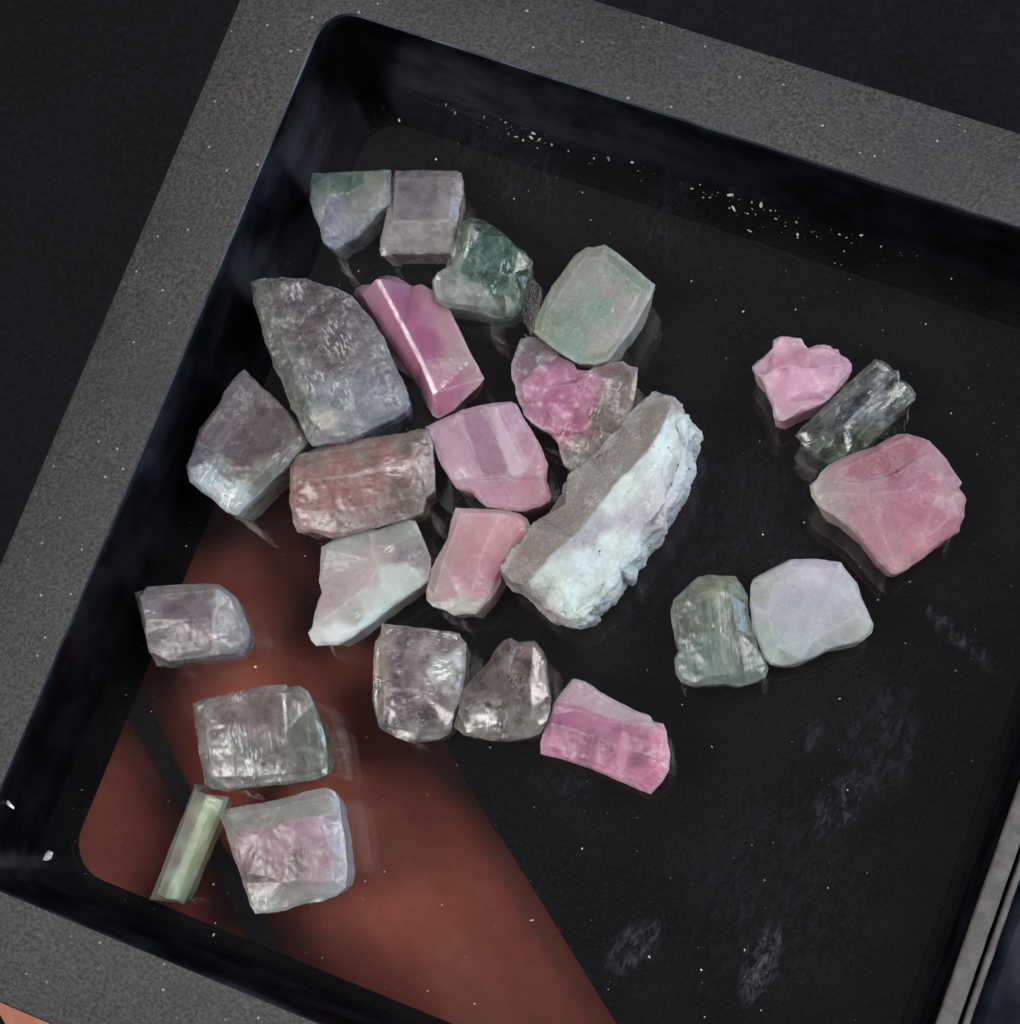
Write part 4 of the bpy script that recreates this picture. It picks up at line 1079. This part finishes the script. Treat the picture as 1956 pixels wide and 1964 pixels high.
crystal(5, [(660, 880), (740, 885), (900, 905), (1060, 925), (1170, 940), (1190, 985), (1218, 1010), (1215, 1120), (1205, 1220), (1195, 1310), (1170, 1400), (1140, 1450), (1110, 1600), (1040, 1640), (960, 1660), (850, 1665), (760, 1635), (680, 1590), (640, 1560), (620, 1480), (600, 1390), (600, 1260), (605, 1120), (615, 1000), (650, 950)],
        4.6, [(800, 930, (146, 130, 134)), (1050, 960, (150, 134, 136)), (900, 1030, (160, 144, 148)), (640, 1050, (172, 152, 140)), (620, 1280, (196, 176, 156)), (760, 1130, (150, 124, 134)), (780, 1230, (122, 90, 104)), (930, 1180, (150, 128, 136)), (1080, 1180, (188, 192, 184)), (1140, 1120, (182, 184, 178)), (950, 1320, (166, 152, 156)), (1100, 1330, (172, 162, 164)), (760, 1400, (132, 104, 116)), (900, 1460, (128, 98, 110)), (960, 1490, (116, 90, 102)), (1090, 1450, (150, 132, 128)), (700, 1530, (134, 124, 128)), (900, 1600, (140, 136, 136)), (1050, 1590, (150, 142, 130)), (650, 1450, (150, 134, 130))],
        'clear pinkish square crystal with cross lines and a white chip', frac=7, coat=.3, gain=1.45, patches=[([(788,1170),(806,1170),(803,1300),(786,1300)],(178,152,160),.8),([(878,1080),(908,1080),(892,1310),(868,1310)],(176,150,158),.7),([(720,1290),(1150,1325),(1150,1368),(720,1328)],(190,182,184),.85),([(800,1320),(830,1320),(815,1530),(790,1530)],(164,140,146),.6),([(700,1040),(1180,1070),(1180,1095),(700,1060)],(184,174,176),.6),([(940,1190),(1010,1130),(1120,1080),(1195,1060),(1190,1220),(1130,1285),(970,1250)],(192,198,190),.95),([(615,1000),(690,930),(692,1200),(670,1540),(620,1480),(600,1260)],(186,168,152),.7),([(720,1190),(780,1190),(780,1290),(720,1290)],(114,84,98),.8),([(805,1190),(900,1180),(900,1290),(805,1290)],(114,84,98),.8),([(820,1400),(1010,1420),(1000,1530),(820,1520)],(112,86,98),.8)], axis=((680, 1300), (1180, 1300)), e=.42,  # strip down the left edge is a highlight painted into the stone's colour
        ridges=[[(690, 930, .9), (692, 1200, .96), (670, 1540, .9)], [(690, 950, .9), (900, 960, .92), (1170, 985, .86)], [(700, 1050, .98), (900, 1060, .98), (1190, 1080, .88)], [(970, 1190, 1), (1030, 1130, 1), (1120, 1090, .98), (1190, 1060, .92)], [(970, 1250, .99), (1130, 1280, .98), (1190, 1210, .9)], [(680, 1300, 1), (900, 1310, 1), (1160, 1350, .9)], [(690, 1560, .8), (850, 1590, .8), (1080, 1580, .76)], [(640, 1080, .66), (630, 1350, .68)]],
        ring=(.06, .72), clarity=.7, stria=.5, rough=.1, veins=.5, grain=.4, flaws=((640, 1260, 60), (1000, 960, 60), (1090, 1000, 50), (1060, 1190, 90), (950, 1320, 70)), disp=.05)
crystal(5, [(1430, 1020), (1460, 990), (1510, 975), (1560, 1000), (1620, 990), (1670, 995), (1720, 1060), (1745, 1120), (1755, 1260), (1775, 1360), (1770, 1450), (1730, 1570), (1700, 1610), (1600, 1640), (1500, 1655), (1390, 1655), (1280, 1630), (1200, 1615), (1130, 1560), (1160, 1480), (1190, 1330), (1250, 1250), (1330, 1160), (1370, 1120), (1400, 1060)],
        4.6, [(1480, 1030, (158, 132, 132)), (1580, 1040, (150, 122, 122)), (1680, 1050, (162, 138, 138)), (1500, 1130, (148, 126, 126)), (1620, 1160, (134, 108, 108)), (1400, 1220, (136, 118, 114)), (1540, 1270, (132, 110, 110)), (1640, 1300, (160, 134, 134)), (1720, 1280, (152, 132, 130)), (1300, 1340, (144, 128, 122)), (1440, 1400, (132, 118, 114)), (1600, 1420, (142, 126, 122)), (1240, 1500, (142, 132, 122)), (1400, 1500, (150, 146, 146)), (1560, 1560, (158, 154, 150)), (1700, 1500, (158, 146, 140)), (1300, 1600, (160, 150, 138))],
        'clear brownish triangular crystal with a sparkling flaw near its base', frac=6, coat=.3, gain=1.22, axis=((1560, 1000), (1450, 1640)), e=.4,
        ridges=[[(1510, 1010, .8), (1500, 1180, .95), (1450, 1380, 1), (1420, 1540, .95)], [(1660, 1030, .8), (1640, 1250, .95), (1650, 1500, .9)], [(1420, 1120, .76), (1280, 1320, .8), (1200, 1540, .74)], [(1220, 1570, .7), (1420, 1580, .86), (1680, 1570, .74)]],
        ring=(.06, .72), clarity=.7, stria=.25, rough=.1, veins=.4, grain=.5, flaws=((1405, 1520, 80), (1560, 1580, 60)), disp=.04)
crystal(6, [(50, 155), (130, 130), (250, 115), (400, 108), (490, 110), (540, 145), (590, 185), (620, 250), (650, 330), (658, 380), (640, 440), (615, 495), (540, 510), (400, 525), (250, 540), (170, 545), (140, 490), (110, 390), (80, 270)],
        4.4, [(120, 170, (118, 110, 114)), (300, 150, (120, 110, 112)), (450, 150, (116, 110, 110)), (140, 260, (136, 128, 136)), (280, 260, (126, 106, 118)), (400, 280, (124, 104, 116)), (180, 400, (128, 114, 122)), (320, 400, (122, 102, 114)), (440, 400, (120, 100, 110)), (540, 250, (150, 148, 156)), (600, 320, (146, 144, 150)), (500, 380, (182, 180, 188)), (600, 430, (160, 160, 168)), (300, 510, (118, 110, 112)), (560, 480, (132, 130, 136)), (490, 200, (164, 162, 168))],
        'mauve-grey crystal prism with a frosted slanting end, beside the tray wall', gain=1.12, eabs=.7, patches=[([(490,130),(540,150),(620,250),(655,380),(620,420),(500,395),(465,350)],(160,158,165),.9)], axis=((80, 300), (480, 260)), e=.42,
        ridges=[[(75, 180, .82), (300, 160, .9), (485, 140, .9)], [(487, 140, .9), (475, 250, .96), (465, 350, .96), (485, 395, .94), (620, 420, .66)], [(110, 300, .86), (300, 300, 1), (470, 300, .98)], [(160, 480, .76), (400, 460, .84), (560, 450, .74)], [(540, 200, .66), (590, 330, .66)]],
        ring=(.06, .72), clarity=.45, stria=.3, rough=.2, veins=.12, grain=.5, flaws=((140, 270, 50), (500, 390, 40)), disp=.04)
crystal(6, [(355, 745), (430, 715), (540, 690), (660, 665), (740, 645), (850, 640), (860, 660), (920, 648), (970, 680), (1000, 750), (1030, 820), (1055, 920), (1072, 1020), (1070, 1120), (1010, 1145), (900, 1165), (780, 1175), (650, 1190), (540, 1210), (460, 1195), (420, 1170), (405, 1080), (390, 960), (365, 850)],
        4.6, [(420, 780, (144, 142, 130)), (560, 730, (150, 130, 130)), (700, 720, (138, 112, 120)), (800, 690, (160, 144, 142)), (930, 700, (134, 136, 124)), (430, 950, (146, 144, 138)), (500, 850, (144, 134, 130)), (700, 830, (136, 112, 116)), (780, 900, (134, 116, 116)), (900, 880, (124, 126, 114)), (1010, 920, (118, 128, 114)), (600, 960, (140, 144, 142)), (500, 1060, (142, 140, 132)), (800, 1030, (132, 122, 116)), (950, 1050, (124, 132, 120)), (680, 1100, (158, 160, 154)), (500, 1170, (146, 150, 140)), (850, 1140, (148, 152, 140)), (1050, 1080, (136, 146, 130))],
        'clear grey-green square crystal with a glittering crack in the middle', frac=6, coat=.2, gain=1.2, axis=((700, 660), (740, 1180)), e=.42,
        ridges=[[(385, 760, .8), (640, 700, .9), (850, 690, .9), (940, 690, .84)], [(420, 780, .88), (440, 950, .9), (460, 1130, .88), (700, 1130, .9), (1040, 1100, .84)], [(1000, 800, .84), (1030, 950, .84), (1040, 1100, .84)], [(540, 880, .99), (580, 1100, .95)], [(650, 860, 1), (700, 1090, .95)], [(830, 690, .95), (850, 900, 1), (860, 1110, .93)]],
        ring=(.06, .72), clarity=.62, stria=.35, rough=.12, veins=.25, grain=.45, flaws=((590, 900, 60), (600, 960, 60), (690, 1010, 55), (650, 1120, 70), (830, 1120, 50), (590, 690, 50)), disp=.05)
crystal(6, [(370, 1170), (430, 1178), (440, 1215), (500, 1228), (552, 1240), (532, 1292), (484, 1405), (434, 1522), (384, 1640), (334, 1756), (310, 1805), (230, 1795), (130, 1782), (150, 1730), (217, 1560), (290, 1374), (345, 1234)],
        3.0, [(390, 1220, (140, 144, 132)), (320, 1400, (148, 146, 136)), (260, 1560, (152, 148, 140)), (190, 1720, (150, 160, 138)), (440, 1300, (168, 176, 142)), (500, 1280, (186, 208, 160)), (450, 1400, (188, 212, 164)), (350, 1500, (170, 186, 152)), (380, 1580, (190, 212, 172)), (300, 1680, (196, 214, 190)), (330, 1720, (180, 204, 168)), (250, 1780, (160, 182, 150))],
        'thin yellow-green crystal rod with a bright glossy stripe', soft=0, eabs=.6, coat=.45, patches=[([(440,1215),(550,1240),(500,1380),(440,1560),(310,1800),(230,1790),(300,1570)],(190,214,168),.8)], axis=((440, 1220), (240, 1790)), e=.45,
        ridges=[[(435, 1225, .86), (380, 1370, .9), (300, 1570, .96), (215, 1775, 1)], [(475, 1240, .8), (425, 1370, .84), (345, 1580, .9), (272, 1780, .94)], [(520, 1260, .74), (440, 1440, .76), (380, 1620, .78), (310, 1780, .76)], [(370, 1200, .8), (300, 1400, .82), (170, 1750, .84)]], flat=1.0,
        ring=None, clarity=.36, stria=.6, rough=.1, veins=.1, grain=.3, jit=.03, disp=.015)
crystal(6, [(500, 1320), (540, 1300), (650, 1280), (800, 1250), (950, 1210), (1060, 1187), (1110, 1210), (1135, 1260), (1145, 1360), (1165, 1480), (1180, 1600), (1165, 1720), (1120, 1760), (1040, 1790), (920, 1810), (850, 1840), (690, 1858), (660, 1800), (630, 1710), (600, 1620), (560, 1520), (530, 1420)],
        4.8, [(580, 1350, (142, 142, 130)), (800, 1310, (146, 144, 136)), (960, 1270, (154, 154, 152)), (1080, 1250, (172, 172, 184)), (560, 1430, (160, 146, 142)), (700, 1420, (172, 134, 148)), (880, 1400, (180, 142, 160)), (1020, 1400, (184, 152, 172)), (1120, 1420, (172, 172, 186)), (620, 1530, (168, 130, 140)), (690, 1600, (126, 98, 100)), (790, 1560, (168, 132, 142)), (770, 1640, (132, 104, 104)), (900, 1560, (128, 100, 104)), (960, 1580, (170, 136, 148)), (1060, 1560, (180, 146, 166)), (1140, 1600, (176, 174, 188)), (680, 1700, (140, 118, 114)), (860, 1680, (150, 132, 132)), (1020, 1680, (166, 152, 158)), (740, 1780, (168, 172, 166)), (900, 1740, (152, 152, 144)), (1080, 1730, (166, 170, 172)), (720, 1840, (172, 176, 170))],
        'square crystal with a pink centre and clear grey edges, touching the thin rod', frac=3, gain=1.08, patches=[([(500,1320),(800,1250),(1060,1187),(1120,1230),(1120,1330),(1030,1340),(860,1370),(560,1450)],(150,151,143),.85),([(560,1450),(860,1375),(1030,1342),(1100,1360),(1110,1680),(840,1690),(640,1640)],(180,138,156),.4),([(1100,1230),(1145,1360),(1180,1600),(1160,1720),(1100,1700),(1090,1400)],(176,176,188),.8),([(650,1545),(715,1530),(735,1690),(668,1700)],(124,96,98),.75),([(868,1510),(935,1498),(952,1660),(888,1672)],(126,98,102),.75),([(1000,1560),(1018,1560),(1030,1680),(1008,1680)],(200,170,184),.7)], axis=((820, 1250), (880, 1820)), e=.42,
        ridges=[[(540, 1340, .82), (800, 1290, .88), (1080, 1230, .82)], [(600, 1430, .92), (860, 1370, .98), (1030, 1340, .95), (1110, 1330, .82)], [(1040, 1340, .95), (1080, 1500, .96), (1100, 1680, .88)], [(650, 1640, .85), (840, 1690, .92), (1100, 1690, .86)], [(700, 1440, .98), (740, 1660, .95)], [(860, 1400, 1), (900, 1680, .95)]],
        ring=(.05, .66), clarity=.4, stria=.35, rough=.16, veins=.15, grain=.5, flaws=((730, 1790, 40),), disp=.05)

# ------------------------------------------------------------------ crystal dust and lint on the clear floor and along the wall foot
M_DUST = mat_simple('pale crystal dust', (0.66, 0.64, 0.6), 0.4)
rd = random.Random(5)
bm = bmesh.new()


def speck(p, r, stretch=1.0):
    q = Matrix.Translation((p + Vector((0, 0, r * 0.5))) * MM) @ Matrix.Rotation(rd.uniform(0, 6.3), 4, 'Z') @ Matrix.Diagonal((r * MM * stretch, r * MM * rd.uniform(.5, 1), r * MM * 0.6, 1))
    res = bmesh.ops.create_icosphere(bm, subdivisions=1, radius=1.0, matrix=q)
    for v in res['verts']:
        v.co += Vector((rd.uniform(-1, 1), rd.uniform(-1, 1), rd.uniform(-1, 1))) * r * MM * 0.25


RI = Matrix.Rotation(ROT, 3, 'Z')
for k in range(360):                                   # scattered
    q = TC + RI @ Vector((rd.uniform(-TW + 1, TW - 1), rd.uniform(-TH + 1, TH - 1), 0))
    speck(q, 0.022 + 0.05 * rd.random() ** 5)
heaps = [(rd.uniform(-TW + 2, TW - 1), rd.uniform(0.4, 3.5)) for _ in range(9)]
for k in range(120):                                   # gathered in heaps along the far wall
    hx, hw = rd.choice(heaps)
    x = max(-TW + 2, min(TW - 1, rd.gauss(hx, hw)))
    q = TC + RI @ Vector((x, TH - 0.62 - abs(rd.gauss(0, 0.6)), 0.0))
    speck(q, 0.02 + 0.11 * rd.random() ** 5, rd.choice((1, 1, 1.6, 2.5)))
for (x, y, r, st) in ((1213, 312, .10, 1.3), (1330, 337, .10, 1.5), (1476, 388, .13, 1.0), (1657, 450, .15, 2.2), (1058, 278, .10, 1.0), (1912, 520, .10, 1.0), (766, 231, .07, 2.0),
                      (836, 306, .08, 1), (929, 224, .07, 1), (1775, 622, .07, 1), (1425, 598, .10, 1), (1020, 1765, .07, 2), (910, 1925, .08, 1), (410, 1793, .07, 2), (1245, 1835, .05, 2),
                      (1428, 1822, .05, 2), (1345, 1860, .06, 1.2), (1610, 1340, .05, 1.6), (1625, 1515, .05, 1.6), (490, 1279, .09, 1.4), (700, 1690, .05, 1), (1365, 1432, .05, 2)):
    speck(un(x, y, 0.0), r, st)
speck(un(94, 1642, 0.15), .28, 1.5)
speck(un(18, 1542, 7.4), .12, 4.0)
me = bpy.data.meshes.new('crystal_dust')
bm.to_mesh(me)
bm.free()
me.materials.append(M_DUST)
du = bpy.data.objects.new('crystal_dust', me)
col.objects.link(du)
du['kind'] = 'stuff'
tag(du, 'pale crystal dust and lint scattered on the clear floor of the tray', 'dust')
